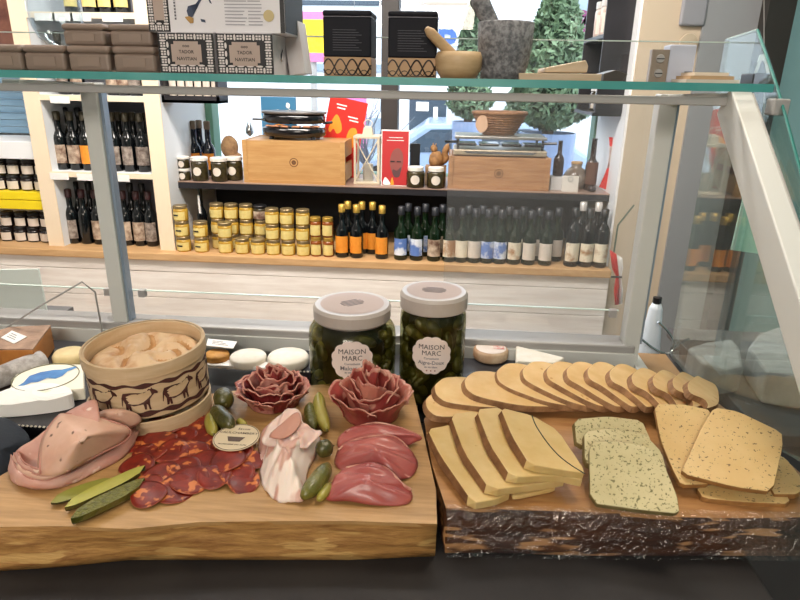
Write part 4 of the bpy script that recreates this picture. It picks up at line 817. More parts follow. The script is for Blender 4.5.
tr_ = N.new('ShaderNodeBsdfTransparent'); gs_ = N.new('ShaderNodeBsdfGlossy'); gs_.inputs['Roughness'].default_value = .06; mx = N.new('ShaderNodeMixShader'); mx.inputs[0].default_value = .10
tc = N.new('ShaderNodeTexCoord'); nn = N.new('ShaderNodeTexNoise'); nn.inputs['Scale'].default_value = 70; nn.inputs['Detail'].default_value = 3; bp = N.new('ShaderNodeBump'); bp.inputs['Strength'].default_value = 1.0; bp.inputs['Distance'].default_value = .02
L.new(tc.outputs['Object'], nn.inputs['Vector']); L.new(nn.outputs['Fac'], bp.inputs['Height']); L.new(bp.outputs[0], gs_.inputs['Normal']); L.new(tr_.outputs[0], mx.inputs[1]); L.new(gs_.outputs[0], mx.inputs[2]); L.new(mx.outputs[0], N['Material Output'].inputs[0])
cb = bpy.data.objects['cheese_board']; V = []; F = []; cols = 46
for i in range(cols+1):
    px = 447+(800-447)*i/cols; ptop = 509+(px-447)*.023
    a_ = at(px, ptop-5, z=ZB+.0025); b_ = at(px, ptop+1, z=ZB+.001)+Vector((0, -.006, 0)); c_ = at(px, 552+(px-447)*.009, z=ZC+.004)+Vector((0, -.008, 0))
    for j, p in enumerate((a_, b_, b_.lerp(c_, .33), b_.lerp(c_, .66), c_)): V.append(p-cb.location+Vector((0, -.003*abs(nz(px*.09, j)), 0)))
for i in range(cols):
    for j in range(4): F.append((i*5+j, (i+1)*5+j, (i+1)*5+j+1, i*5+j+1))
MB().add(V, F).build('cling_film', fm, cb, True)
# ------------------------------------------------------------------ surfaces traced on the board
def pt(p): return at(p[0], p[1], z=ZB+p[2])
def drape(name, outline, centre, m, parent, o, bulge=.0, rip=.0, rs=40, n=6, th=.0016, rings=8, seed=0, pw=2, smooth=True, ry=1.0):
    P = chain([pt(p) for p in outline], n, True); c = pt(centre); V = [c-o]; k = len(P); F = []
    for r in range(1, rings+1):
        q = r/rings
        for p in P:
            v = c.lerp(p, q); z = bulge*(1-q**pw)+rip*nz(v.x*rs+seed, v.y*rs*ry, seed)*(1 if q < 1 else .6); V.append(v+Vector((0, 0, z))-o)
    for i in range(k): F.append((0, 1+i, 1+(i+1) % k))
    for r in range(rings-1):
        for i in range(k): a = 1+r*k; F.append((a+i, a+k+i, a+k+(i+1) % k, a+(i+1) % k))
    return MB().add(V, F).build(name, m, parent, smooth, solid=th)
def slab(name, label, cat, poly, face, rind, th, group=None, rindedges=None, ch=2, bev=.0012, flare=.0):
    # poly: (px,py,h); the slab lies in the plane through the first three given heights
    A = [pt(p) for p in poly if len(p) == 3][:3]; nrm = (A[1]-A[0]).cross(A[2]-A[0]).normalized()
    if nrm.z < 0: nrm = -nrm
    P = []
    for p in poly:
        d = ray(p[0], p[1]); t = (A[0]-CAM).dot(nrm)/d.dot(nrm); P.append(CAM+t*d)
    fl = [(rindedges is None or i in rindedges) for i in range(len(P))]
    for _ in range(ch):
        Q = []; G = []; k = len(P)
        for i in range(k): a, b_ = P[i], P[(i+1) % k]; Q += [a.lerp(b_, .14 if ch == 1 else .2), a.lerp(b_, .86 if ch == 1 else .8)]; G += [fl[i], fl[i]]
        P, fl = Q, G
    o = sum(P, Vector())/len(P); t = thing(name, label, cat, o, 0, group); k = len(P)
    b = MB(); q = [p-o for p in P]; lo = [p-nrm*th+((q[i]-nrm*q[i].dot(nrm)).normalized()*flare if fl[i] else Vector()) for i, p in enumerate(q)]; b.add(q+lo, [tuple(range(k)), tuple(k+i for i in reversed(range(k)))], 0)
    for i in range(k): b.add([q[i], q[(i+1) % k], lo[(i+1) % k], lo[i]], [(0, 1, 2, 3)], 1)
    # faces with rind only where flagged
    for i in range(k):
        if not fl[i]: b.m[2+i] = 0
    ob = b.build('paste', [face, rind], t)
    me = ob.data; bm = bmesh.new(); bm.from_mesh(me); bmesh.ops.remove_doubles(bm, verts=bm.verts, dist=1e-6); bmesh.ops.recalc_face_normals(bm, faces=bm.faces); bm.to_mesh(me); bm.free()
    md = ob.modifiers.new('bevel', 'BEVEL'); md.width = bev; md.segments = 2; md.limit_method = 'ANGLE'; md.angle_limit = radians(50)
    return t, nrm, o
# ------------------------------------------------------------------ cheeses on the right board
tomme = mat('tomme_paste', 'dbba86', .45, c2='cfa96e', scale=30, detail=5, sss=.15, rnd=True, c3='b98a4c', s3=55, t3=.7); tommer = mat('tomme_rind', '7a5636', .75, c2='9f7852', scale=60, bump=.5, rnd=True)
corners = [(425, 391), (434, 377), (464, 371), (496, 363), (522, 361), (546, 361), (566, 361), (587, 361), (609, 363), (631, 367), (652, 369), (672, 371), (687, 375)]
n = len(corners)
for i, (x, y) in enumerate(corners):
    f_ = i/(n-1); tx = 545+f_*175; ty = 404+f_*3; hb = .0095+.0012*i
    w_ = 40-20*f_; dl = 14*(1-.4*f_); lean = 0
    cx, cy = x, y+8
    if i < 2: tx = 520+30*i; ty = 402
    lean = math.tan(radians(9+15*f_))*(tx-x)*.00122
    tail = (tx, ty); 
    bx_, by_ = x+12+6*f_, y+26-2*f_                      # lower left of the rind curve
    poly = [(cx, cy, hb+lean), (x+10, y, ), (x+w_*.75, y-1+4*f_), ((x+w_+tx)/2+4, (y+ty)/2-6), (tx, ty-3, hb), (tx-14, ty+2), ((bx_+tx)/2-4, (by_+ty)/2+2+4*(1-f_)), (bx_, by_, hb+lean*.75), (x+2, y+18)]
    lb = 'brown-rinded tomme slice in the long fan, %s from the left' % ORD[i] if i < n-1 else 'brown-rinded tomme slice in the long fan, rightmost one'
    slab('cheese_slice', lb, 'cheese', poly, tomme, tommer, .0085, 'fanned tomme slices', flare=.0035)
mor = mat('morbier_paste', 'd2b67c', .42, c2='c8a868', scale=26, detail=4, sss=.15, rnd=True, c3='b8924a', s3=70, t3=.72); morr = mat('morbier_rind', '6b4626', .75, c2='8a6038', scale=50, bump=.4)
ash = mat('ash_line', '3d4038', .8)
MO = [('leftmost, lowest slice', [(427, 429, .020), (452, 424), (500, 470), (512, 492, .010), (496, 499), (473, 503, .013), (440, 455)]),
      ('second slice from the left', [(450, 414, .031), (476, 411), (540, 455), (568, 479, .017), (545, 483), (490, 490, .022), (464, 452)]),
      ('third slice from the left', [(476, 409, .041), (501, 407), (560, 450), (586, 481, .025), (560, 475), (511, 477, .031), (490, 445)]),
      ('topmost slice with ash line', [(500, 407, .051), (532, 415), (558, 430), (587, 473, .033), (570, 471), (529, 464, .040), (512, 436)])]
for nm, poly in MO:
    t, nr, o = slab('cheese_slice', 'yellow semi-soft cheese slice in the front fan, %s' % nm, 'cheese', poly, mor, morr, .0095, 'fanned yellow slices', (5, 6), ch=1, flare=.0045)
    if 'topmost' in nm:
        A = pt(poly[0]); L = []
        for p in ((532, 416), (535, 424), (541, 434), (549, 445), (559, 456), (572, 466), (585, 474)):
            d = ray(*p); s_ = (A-CAM).dot(nr)/d.dot(nr); L.append(CAM+s_*d-o+nr*.0003)
        MB().tube(chain(L, 4), .0007, 5).build('ash_line', ash, t)
slab('cheese_piece', 'small strip of yellow cheese with ash layer under the front fan', 'cheese', [(510, 489, .006), (552, 482), (556, 488, .006), (513, 497, .006)], mor, mor, .005, ch=1)
herb = mat('herb_cheese', 'cdc196', .5, c2='bdb286', scale=14, sss=.1, c3='77724a', s3=300, t3=.585, rnd=True); herbr = mat('herb_rind', 'a08f5c', .7, c2='78693a', scale=60, bump=.4)
slab('herb_cheese_slice', 'pale green herb-speckled cheese slice, hindmost of three', 'cheese', [(574, 419, .040), (608, 416), (642, 420, .034), (652, 442), (620, 446), (577, 446, .022)], herb, herbr, .010, 'herb cheese slices', ch=1)
slab('herb_cheese_slice', 'pale green herb-speckled cheese slice, middle of three', 'cheese', [(584, 431, .044), (612, 428), (645, 434, .040), (662, 452), (668, 474), (600, 470), (585, 462, .026)], herb, herbr, .010, 'herb cheese slices', ch=1)
slab('herb_cheese_slice', 'thick pale green herb-speckled cheese slice, front one of three', 'cheese', [(589, 442, .050), (618, 441), (650, 447), (664, 464, .044), (677, 495), (680, 514), (640, 510), (590, 503, .010)], herb, herbr, .012, 'herb cheese slices', ch=1)
pep = mat('pepper_cheese', 'd4b67e', .45, c2='caa86c', scale=14, sss=.12, c3='6e5a34', s3=260, t3=.63, rnd=True); pepr = mat('pepper_rind', 'a67a44', .65, c2='8a6034', scale=50, bump=.3)
slab('pepper_cheese_slice', 'speckled yellow cheese slice lying lowest at the front right', 'cheese', [(696, 487, .008), (740, 480), (778, 478, .010), (792, 504), (745, 502), (703, 498, .006)], pep, pepr, .007, 'speckled yellow slices', ch=1)
slab('pepper_cheese_slice', 'speckled yellow cheese slice at the far right, half hidden under the top one', 'cheese', [(772, 452, .014), (786, 458), (802, 478, .012), (800, 494), (770, 494, .010)], pep, pepr, .007, 'speckled yellow slices', ch=1)
slab('pepper_cheese_slice', 'speckled yellow cheese slice standing behind and left of the top one', 'cheese', [(654, 404, .052), (684, 404), (712, 410, .050), (716, 450), (712, 484), (681, 485, .014), (672, 468), (660, 438)], pep, pepr, .007, 'speckled yellow slices', ch=1)
slab('pepper_cheese_slice', 'large speckled yellow cheese slice on top at the front right', 'cheese', [(714, 407, .060), (738, 411), (782, 432, .052), (783, 446), (773, 492), (735, 487), (680, 473, .024), (690, 452), (701, 428)], pep, pepr, .007, 'speckled yellow slices', ch=1)
# ------------------------------------------------------------------ cheese in its bark box
bo = Vector((-.338, .695, ZB)); 
spruce = mat('spruce_veneer', 'd8bf9c', .5, c2='c8ab84', scale=7, stretch=(2, 2, 14)); cow = mat('cow_print_brown', '4a2620', .6)
c0 = at(151, 401, z=ZB+.012); lr = .0775
t = thing('box_lid', 'round spruce lid lying under the cheese box', 'lid', (c0.x, c0.y, ZB+.0006))
MB().lathe([(0, 0), (lr, 0), (lr, .022), (lr-.003, .022), (lr-.003, .004), (0, .004)], 64).build('rim', spruce, t, False, .0008)
ro, hB = .0735, .070
ctr = at(146.5, 345, z=ZB+.022+hB); tx_ = thing('cheese_box', 'round spruce cheese box with brown cow print, open, tilted on its lid', 'cheese box', (ctr.x, ctr.y, ZB+.0265)); tx_.rotation_euler = (radians(2), radians(-1.5), 0)
MB().lathe([(0, 0), (ro, 0), (ro, hB), (ro-.003, hB), (ro-.003, .004), (0, .004)], 72).build('wall', spruce, tx_, False, .0008)
MB().lathe([(ro+.0002, hB-.016), (ro+.0024, hB-.016), (ro+.0024, hB+.001), (ro-.0005, hB+.001)], 72).build('rim_band', spruce, tx_, False, .0005)
COW = [(-.5, .30), (-.47, .36), (-.2, .38), (.1, .34), (.28, .38), (.34, .46), (.40, .44), (.44, .50), (.47, .44), (.56, .38), (.62, .30), (.60, .24), (.50, .26), (.42, .18), (.34, .08), (.32, -.10), (.34, -.30), (.28, -.30), (.26, -.13), (.22, -.08), (.20, -.28), (.14, -.28), (.12, -.08), (-.18, -.12), (-.28, -.08), (-.26, -.30), (-.33, -.30), (-.35, -.14), (-.38, -.28), (-.45, -.28), (-.44, -.04), (-.5, .12), (-.55, -.12), (-.57, -.1), (-.54, .2)]
def wrap(b, pts2, a0, z0, s, r):
    b.add([(r*sin(a0+x*s/r), -r*cos(a0+x*s/r), z0+z*s) for x, z in pts2], [tuple(range(len(pts2)))])
b = MB()
for i in range(9): wrap(b, COW, radians(-95+i*37), .0235, .037, ro+.0006)
for a0 in range(0, 360, 3):
    a = radians(a0); q = radians(3)
    for z0, am, th in ((.0045, .002, .0055), (.0430, .002, .0045)):
        V = [((ro+.0005)*sin(x), -(ro+.0005)*cos(x), z) for x, z in ((a, z0+am*sin(a*13)), (a+q, z0+am*sin((a+q)*13)), (a+q, z0+th+am*.6*sin((a+q)*19)), (a, z0+th+am*.6*sin(a*19)))]
        b.add(V, [(0, 1, 2, 3)])
b.build('cow_print', cow, tx_)
b = MB(); V = []; F = []; NR, NA = 60, 200
CREASE = [[(p.x, p.y) for p in chain(c_, 6)] for c_ in ([(-.012, .045, 0), (-.002, .025, 0), (-.004, 0, 0), (-.014, -.022, 0), (-.010, -.040, 0)], [(.060, .012, 0), (.035, .028, 0), (.012, .014, 0), (.004, -.012, 0)], [(.020, -.006, 0), (.038, .004, 0), (.048, -.014, 0), (.030, -.026, 0)], [(-.05, .022, 0), (-.034, .006, 0), (-.030, -.016, 0)])]
for i in range(NR+1):
    for j in range(NA):
        r = (ro-.0055)*i/NR; a = 2*pi*j/NA; x, y = r*cos(a), r*sin(a); e = 1-(i/NR)**6
        fold = -.010*max((math.exp(-(min(((x-cx_)**2+(y-cy_)**2) for cx_, cy_ in CV)**.5/.0065)**2) for CV in CREASE))+.4*.0075*sin(x*105+1.3*sin(y*62+.6)+y*35+2.4)*(.65+.35*sin(y*50+1))+.006*nz(x*26+3, y*26)+.0012*nz(x*110, y*110)
        V.append((x, y, hB-.013+e*(.006+fold)-(1-e)*.006))
for i in range(NR):
    for j in range(NA): F.append((i*NA+j, (i+1)*NA+j, (i+1)*NA+(j+1) % NA, i*NA+(j+1) % NA))
b.add(V, F); b.m = [1 if min(min((V[f[0]][0]-x)**2+(V[f[0]][1]-y)**2 for x, y in CV) for CV in CREASE) < .0036**2 else 0 for f in b.f]
ch_ = tag(b.build('soft_cheese', [mat('soft_cheese_skin', 'dfc09a', .55, c2='b57c44', scale=26, detail=6, bump=.15, lo=.45, hi=.72, sss=.1, c3='efe0cc', s3=16, t3=.57), mat('soft_cheese_brown_rind', 'c89c6a', .6, c2='b07e48', scale=40)], None, True), 'wavy-skinned soft cheese filling the round spruce box', 'cheese'); ch_.location = tx_.location; ch_.rotation_euler = tx_.rotation_euler
# ------------------------------------------------------------------ pickle jars
def pickle(r, L, p, d, b):
    d = d.normalized(); k = 8; P = []; R = []
    for i in range(k+1):
        q = i/k; P.append(p+d*(q-.5)*L); R.append(r*max(.12, (1-abs(2*q-1)**3))**.6)
    b.tube(P, R, 8)
brine = glass('jar_glass', 'cfcfb0', 1.5); gk = mat('gherkin_dull', '66622e', .35, c2='423f1c', scale=50, rnd=True, c3='98904a', s3=20, t3=.6)
lidm = mat('jar_lid_white', 'b8afa8', .3, coat=.3); stick = mat('jar_sticker', 'ab968a', .5); grey_t = mat('grey_lettering', '6e6a70', .6)
def bigjar(label, px, pyb, prof, H, lidprof, second, seed, facets=40):
    o = at(px, pyb, z=ZC); t = thing('pickle_jar', label, 'jar', (o.x, o.y, ZC+.0006)); random.seed(seed)
    MB().lathe(prof, facets).build('glass_body', brine, t, True); rb = max(r for r, z in prof)
    MB().lathe([(0, .006)]+[(max(r-.012, 0), min(max(z, .006), H-.012)) for r, z in prof[1:]]+[(0, H-.013)], 24).build('brine', mat('dark_brine', '25240f', .3, c2='3a3819', scale=25), t, True)
    b = MB()
    for i in range(70):
        z = random.uniform(.012, H-.018); rr = [r for r, zz in prof if zz >= z-.004][0]; a = random.uniform(0, 2*pi); q = rr-.012
        pickle(random.uniform(.0075, .0105), random.uniform(.026, .04), Vector((q*cos(a), q*sin(a), z)), Vector((-sin(a)*random.uniform(-1, 1), cos(a)*random.uniform(-1, 1), random.uniform(-1, 1))), b)
    g = b.build('gherkins', gk, t, True); g['kind'] = 'stuff'
    l = MB().lathe(lidprof, 48).build('lid', lidm, t, False, .0008)
    zt = max(z for r, z in lidprof); rt = [r for r, z in lidprof if z == zt][0]
    MB().lathe([(0, zt+.0004), (rt*.86, zt+.0004)], 40).build('lid_sticker', stick, l)
    b = MB()
    for i, w_ in enumerate((.026, .034, .036, .034, .026)): b.box(-w_/2, w_/2, -.0045+i*.005-.006, -.003+i*.005-.006, zt+.0005, zt+.0009, 0, RZ(.5 if seed == 1 else -.1))
    b.build('lid_print', grey_t, l); return t, rb
# left jar: squat faceted
L_ = at(353, 300, y=.84)
prof = [(0, .001), (.050, 0), (.062, .006), (.0655, .022), (.0660, .108), (.0645, .120), (.058, .130), (.051, .135), (.051, .139)]
JL, rb = bigjar('squat jar of pickles with white lid and scalloped label, left of two', 353, 398, prof, .139, [(0, .134), (.054, .134), (.0575, .138), (.058, .153), (.055, .158), (0, .158)], 'Malossols', 1)
JL.rotation_euler = (0, 0, .14)
lb = wrapdisc(MB(), .0290, rb+.0008, .094, 12, .07, 72).build('label', mat('scallop_label', 'ecdcd4', .6), JL)
lettering([('MAISON', .0108, 0, .1080), ('MARC', .0108, 0, .0980)], ink, lb, wrap=rb+.0012); lettering([('Cornichons', .0048, 0, .0895), ('Malossols', .0090, 0, .0825), ('au sel de mer', .004, 0, .0762)], grey_t, lb, wrap=rb+.0012, bold=.0001)
def dots(lb, z, r):
    b = MB()
    for x in (-.006, 0, .006): wrapdisc(b, .0011, r, z, n=10, M=RZ(x/r))
    b.build('dots', mat('dot_red_brown', '8a3a34', .6), lb)
dots(lb, .0705, rb+.0014)
prof = [(0, .001), (.042, 0), (.0490, .005), (.0495, .015), (.0495, .138), (.0485, .148), (.046, .154), (.046, .162)]
JR, rb = bigjar('tall jar of pickles with white lid and scalloped label, right of two', 430, 400, prof, .162, [(0, .156), (.0490, .156), (.0500, .158), (.0500, .176), (.047, .181), (0, .181)], 'Aigre-Doux', 2)
lb = wrapdisc(MB(), .0280, rb+.0008, .098, 12, .07, 72).build('label', MATS['scallop_label'], JR)
lettering([('MAISON', .0104, 0, .1110), ('MARC', .0104, 0, .1015)], ink, lb, wrap=rb+.0012); lettering([('Cornichons', .0046, 0, .0935), ('Aigre-Doux', .0080, 0, .0865), ('au vin blanc', .004, 0, .0800)], grey_t, lb, wrap=rb+.0012, bold=.0001)
dots(lb, .0745, rb+.0014)
# ------------------------------------------------------------------ meats
mort = mat('mortadella_pink', 'dbb29c', .45, c2='c99c86', scale=18, sss=.2, c3='5c4032', s3=55, t3=.655, rnd=True, coat=.08); mort2 = mat('mortadella_pale', 'd6a898', .45, c2='c48e80', scale=18, sss=.2, rnd=True, coat=.08, c3='e6cabc', s3=50, t3=.62)
def meat(name, label, ox, oy, cat='cold meat'): o = at(ox, oy, z=ZB); return thing(name, label, cat, o), o
t, o = meat('mortadella_slice', 'large folded mortadella slice forming the outer shell, left of the chorizo', 75, 465)
drape('slice', [(10, 470, .004), (16, 452, .020), (36, 438, .034), (58, 424, .046), (90, 418, .050), (120, 424, .034), (140, 424, .018), (134, 442, .006), (122, 456, .001), (95, 470, .001), (62, 487, .001), (34, 488, .001), (14, 483, .001)], (72, 462, .010), mort2, t, o, .012, .002, 60, seed=1)
t, o = meat('mortadella_slice', 'inner folded mortadella slice with dark specks, standing in the middle', 75, 450)
drape('slice', [(38, 470, .020), (42, 440, .038), (56, 418, .052), (66, 414, .054), (92, 416, .052), (128, 428, .036), (126, 440, .022), (100, 454, .020), (66, 472, .020), (46, 476, .018)], (82, 444, .046), mort, t, o, .008, .002, 50, seed=2)
EDGE = mat('mortadella_edge', 'b57c6c', .5)
def edge(t, o, pts, r=.0011): MB().tube(chain([pt(p)-o for p in pts], 6), r, 6).build('cut_edge', EDGE, t, True)
edge(t, o, [(40, 474, .020), (42, 440, .038), (56, 418, .0525), (66, 414, .0545)])
edge(t, o, [(66, 414, .0545), (92, 416, .0525), (128, 428, .0365), (126, 440, .0225), (100, 454, .0205), (66, 472, .0205)])
t, o = meat('mortadella_slice', 'small folded mortadella flap at the back, next to the cheese box', 85, 415)
drape('slice', [(64, 416, .050), (80, 406, .056), (95, 400, .060), (99, 412, .056), (98, 424, .050), (84, 424, .050)], (84, 413, .056), mort2, t, o, .004, .001, 50, seed=3, n=4)
t, o = meat('mortadella_slice', 'rolled mortadella flap at the right end, touching the box lid', 122, 418)
drape('slice', [(100, 412, .044), (118, 409, .044), (136, 414, .036), (141, 421, .026), (130, 428, .026), (112, 426, .032), (100, 420, .040)], (120, 418, .042), mort, t, o, .007, .001, 50, seed=4, n=4)
def strip(name, lower, upper, m, parent, o, bulge=.004, th=.0016, n=6, nv=6, seed=0, rip=.0012):
    A = chain([pt(p) for p in lower], n); B = chain([pt(p) for p in upper], n); V = []; F = []; k = len(A)
    for i in range(k):
        for j in range(nv+1):
            q = j/nv; v = A[i].lerp(B[i], q); v = v+Vector((rip*nz(v.x*90, seed, q*2), -bulge*sin(pi*q)+rip*nz(v.x*90, seed+3, q*2), rip*nz(v.x*80, seed+7, q)))-o; V.append(v)
    for i in range(k-1):
        for j in range(nv): F.append((i*(nv+1)+j, (i+1)*(nv+1)+j, (i+1)*(nv+1)+j+1, i*(nv+1)+j+1))
    return MB().add(V, F).build(name, m, parent, True, solid=th)
for q, (dx, dy, dh, nm) in enumerate(((0, 0, 0, 'front rim of the mortadella pile, outermost layer'), (3, -5, .004, 'front rim of the mortadella pile, middle layer'), (6, -10, .008, 'front rim of the mortadella pile, innermost layer'))):
    t, o = meat('mortadella_slice', 'thin mortadella slice standing at the ' + nm, 70+dx, 475+dy); t['group'] = 'mortadella rim slices'
    lo = [(11+dx, 474+dy*.4, .001), (22+dx, 486+dy*.7, .001), (44+dx, 489+dy, .001), (72, 484+dy, .001), (98, 471+dy, .001), (122, 458+dy, .001), (135, 443+dy, .002)]
    up = [(11+dx, 455+dy*.4, .014+dh), (20+dx, 472+dy*.8, .015+dh), (42+dx, 481+dy, .012+dh), (70, 472+dy, .013+dh), (96, 458+dy, .014+dh), (120, 441+dy, .017+dh), (137-dx*.3, 424+dy*.5, .020+dh)]
    strip('slice', lo, up, mort2 if q != 1 else mort, t, o, seed=q*5+1, rip=.002); edge(t, o, up, .0010)
# chorizo
cho = mat('chorizo_red', '5e100b', .45, c2='8c2610', scale=60, detail=4, lo=.35, hi=.7, c3='c8743c', s3=62, t3=.565, rnd=True, coat=.08); chor = mat('chorizo_skin', '9c4e34', .5)
CH = [(150, 432), (170, 428), (190, 424), (204, 427), (140, 444), (160, 444), (181, 438), (204, 440), (150, 456), (172, 456), (195, 452), (137, 468), (215, 452), (234, 456), (160, 478), (228, 466), (249, 464), (206, 464), (184, 470), (238, 478), (215, 480), (190, 484), (147, 488), (176, 492), (150, 498), (244, 484)]
CH.sort(key=lambda p: p[1])
pos = []
for i, (x, y) in enumerate(CH):
    p = at(x, y, z=ZB); k = sum(1 for q in pos if (q-p).length < .030); pos.append(p.copy())
    r = random.uniform(.0175, .0205) if i % 3 else .0215
    prof = [(0, .0022), (r-.0012, .0022), (r, .0018), (r, .0004), (r-.001, 0), (0, 0)]
    lab = 'round red chorizo slice with white fat, %s from the back of the spread' % (ORD[i] if i < 20 else ['twenty-first', 'twenty-second', 'twenty-third', 'twenty-fourth', 'twenty-fifth', 'twenty-sixth'][i-20])
    t = thing('chorizo_slice', lab, 'cold meat', (p.x, p.y, ZB+.0015+.0022*min(k, 4)), random.uniform(0, 6), 'chorizo slices on the left board')
    t.rotation_euler = (radians(random.uniform(4, 9)), radians(random.uniform(-6, 6)), 0)
    V = []; F = []; NA, NR = 32, 5; ph = random.uniform(0, 6)
    for i2 in range(NR+1):
        for j in range(NA):
            a = 2*pi*j/NA; rr = r*i2/NR*(1+.05*sin(2*a+ph)); V.append((rr*cos(a), rr*sin(a), .0022*(i2/NR)**2*sin(2*a+ph*2)))
    for i2 in range(NR):
        for j in range(NA): F.append((i2*NA+j, (i2+1)*NA+j, (i2+1)*NA+(j+1) % NA, i2*NA+(j+1) % NA))
    MB().add(V, F).build('meat', cho, t, True, solid=.0015)
    b = MB(); b.tube([V[NR*NA+j % NA] for j in range(NA+1)], .0006, 5); b.build('skin', chor, t, True)
# oval label card
o = at(236.5, 437.5, z=ZB+.0115); t = thing('label_card', 'oval cream name card between gherkins and chorizo', 'label', o); a = (at(259, 437, z=ZB)-at(214, 438, z=ZB)).length/2; bb_ = (at(237, 425, z=ZB)-at(236, 450.5, z=ZB)).length/2
MB().prism([(a*cos(q*pi/24), bb_*sin(q*pi/24), 0) for q in range(48)], (0, 0, .0006)).build('card', mat('card_cream', 'd9c8a8', .6), t)
MR = RX(-pi/2); MR = Matrix(((1, 0, 0, 0), (0, 0, 1, 0), (0, -1, 0, .0008), (0, 0, 0, 1)))
lettering([('Savoie', .006, .004, bb_*.62), ('VAULCHAMBERT', .0062, 0, bb_*.30), ('FROMAGERIE DES ALPES', .0032, 0, -bb_*.55)], mat('card_ink', '5c4a40', .6), t, MR, bold=.0001)
b = MB(); b.add([(-.011, 0, .001), (.011, 0, .001), (.007, -.010, .001), (-.007, -.010, .001)], [(0, 1, 2, 3)]); b.build('basket_mark', MATS['card_ink'], t)
b = MB(); b.tube([((a-.0015)*cos(q*pi/24), (bb_-.0015)*sin(q*pi/24), .0008) for q in range(49)], .0004, 4); b.build('border_line', MATS['card_ink'], t)
# rosettes
rimfat = mat('pale_fat_rim', 'c99a86', .45, c2='a8584c', scale=60, rnd=True)
def fatrim(parent, o, pts, r=.0014):
    MB().tube(chain([pt(p)-o for p in pts], 6), r, 6).build('fat_rim', rimfat, parent, True)
def rosette(name, label, px, py, R, H, m, fat, layers, seed, ruf=1.0):
    random.seed(seed); o = at(px, py, z=ZB); t = thing(name, label, 'cold meat', (o.x, o.y, ZB+.001))
    for L in range(layers):
        q = L/(layers-1); rb = R*(.12+.60*q); rt = R*(.22+.80*q); h0 = H*(1-.50*q); n_ = 2+int((3 if ruf > .5 else 2)*q)
        for k in range(n_):
            a0 = 2*pi*k/n_+L*1.1+random.uniform(-.35, .35); span = 2*pi/n_*1.45; NU, NV = 40, 12; V = []; F = []; sd = random.uniform(0, 50)
            for i in range(NU+1):
                u = i/NU; e = max(.0, sin(pi*u))**.45; top = h0*(.70+.30*e)*(1+.22*nz(u*5, sd)+.07*ruf*nz(u*17, sd))
                for j in range(NV+1):
                    v = j/NV; a = a0+span*u; r = rb+(rt-rb)*v**1.6+.13*R*nz(u*5, v*2, sd)*v+.05*ruf*R*nz(u*16, v*3, sd)*v+.05*R*(u-.5)*(1-q*.2)+R*.12*max(0, v-.75)*(q)
                    V.append((r*cos(a), r*sin(a), top*v-.10*R*max(0, v-.85)))
            pm = MB(); pm.add(V, [])
            for i in range(NU):
                for j in range(NV): pm.f.append((i*(NV+1)+j, (i+1)*(NV+1)+j, (i+1)*(NV+1)+j+1, i*(NV+1)+j+1)); pm.m.append(1 if j == NV-1 else 0)
            pm.build('folded_slice', [m if not (L+k) % 3 == 2 else fat, rimfat], t, True, solid=.0014)
    return t
coppa = mat('coppa_red', '641a1c', .4, c2='85302f', scale=22, detail=5, sss=.2, c3='d6a496', s3=38, t3=.60, rnd=True, coat=.12); coppaf = mat('coppa_fat', 'c9988a', .4, c2='8f3a3a', scale=26, sss=.2, rnd=True, coat=.3)
rosette('coppa_rosette', 'dark red marbled coppa slices folded into a rosette behind the ham', 274, 402, .047, .052, coppa, coppaf, 5, 11)
pro = mat('prosciutto_red', '8a3634', .4, c2='a65048', scale=20, detail=5, sss=.25, c3='dca08c', s3=24, t3=.66, rnd=True, coat=.3); prof_ = mat('prosciutto_pale', 'b06458', .4, c2='c48472', scale=18, sss=.25, rnd=True, coat=.3)
rosette('prosciutto_rosette', 'large pinkish-red dried ham slices folded into a rosette in front of the jars', 371, 414, .050, .072, pro, prof_, 4, 5, .55)
rosepro = mat('cured_ham_rose', '96423f', .38, c2='b4665e', scale=14, detail=4, stretch=(1, 2.5, 1), sss=.25, c3='dba096', s3=20, t3=.68, rnd=True, coat=.15)
t, o = meat('cured_ham_fold', 'folded rose cured ham slice, hindmost of three under the rosette', 380, 440)
drape('fold', [(338, 440, .004), (350, 428, .014), (372, 424, .018), (398, 428, .014), (420, 436, .010), (418, 442, .004), (400, 447, .004), (368, 450, .010), (342, 450, .002)], (380, 437, .014), rosepro, t, o, .005, .006, 28, seed=9, rings=14, ry=5)
fatrim(t, o, [(345, 432, .012), (372, 423, .0185), (398, 427, .0145), (420, 436, .0102)])
t, o = meat('cured_ham_fold', 'folded rose cured ham slice, middle of three, with curled edge', 375, 458)
drape('fold', [(336, 456, .002), (344, 444, .014), (368, 437, .022), (392, 436, .020), (406, 446, .014), (417, 462, .006), (414, 474, .002), (398, 480, .002), (366, 472, .002), (338, 468, .001)], (376, 456, .018), rosepro, t, o, .007, .006, 26, seed=10, rings=14, ry=5)
fatrim(t, o, [(338, 450, .010), (350, 442, .0165), (368, 437, .0222), (392, 436, .0202), (406, 446, .0142), (415, 458, .008)])
t, o = meat('cured_ham_fold', 'folded rose cured ham slice, front one of three', 370, 490)
drape('fold', [(326, 500, .001), (334, 480, .010), (346, 468, .016), (372, 464, .020), (388, 470, .016), (402, 484, .010), (411, 490, .004), (409, 503, .001), (380, 506, .001), (350, 503, .001)], (368, 488, .014), rosepro, t, o, .007, .007, 28, seed=12, rings=14, ry=4)
fatrim(t, o, [(346, 468, .016), (372, 464, .0203), (388, 470, .0163), (402, 484, .0103), (411, 490, .0045)], .0018)
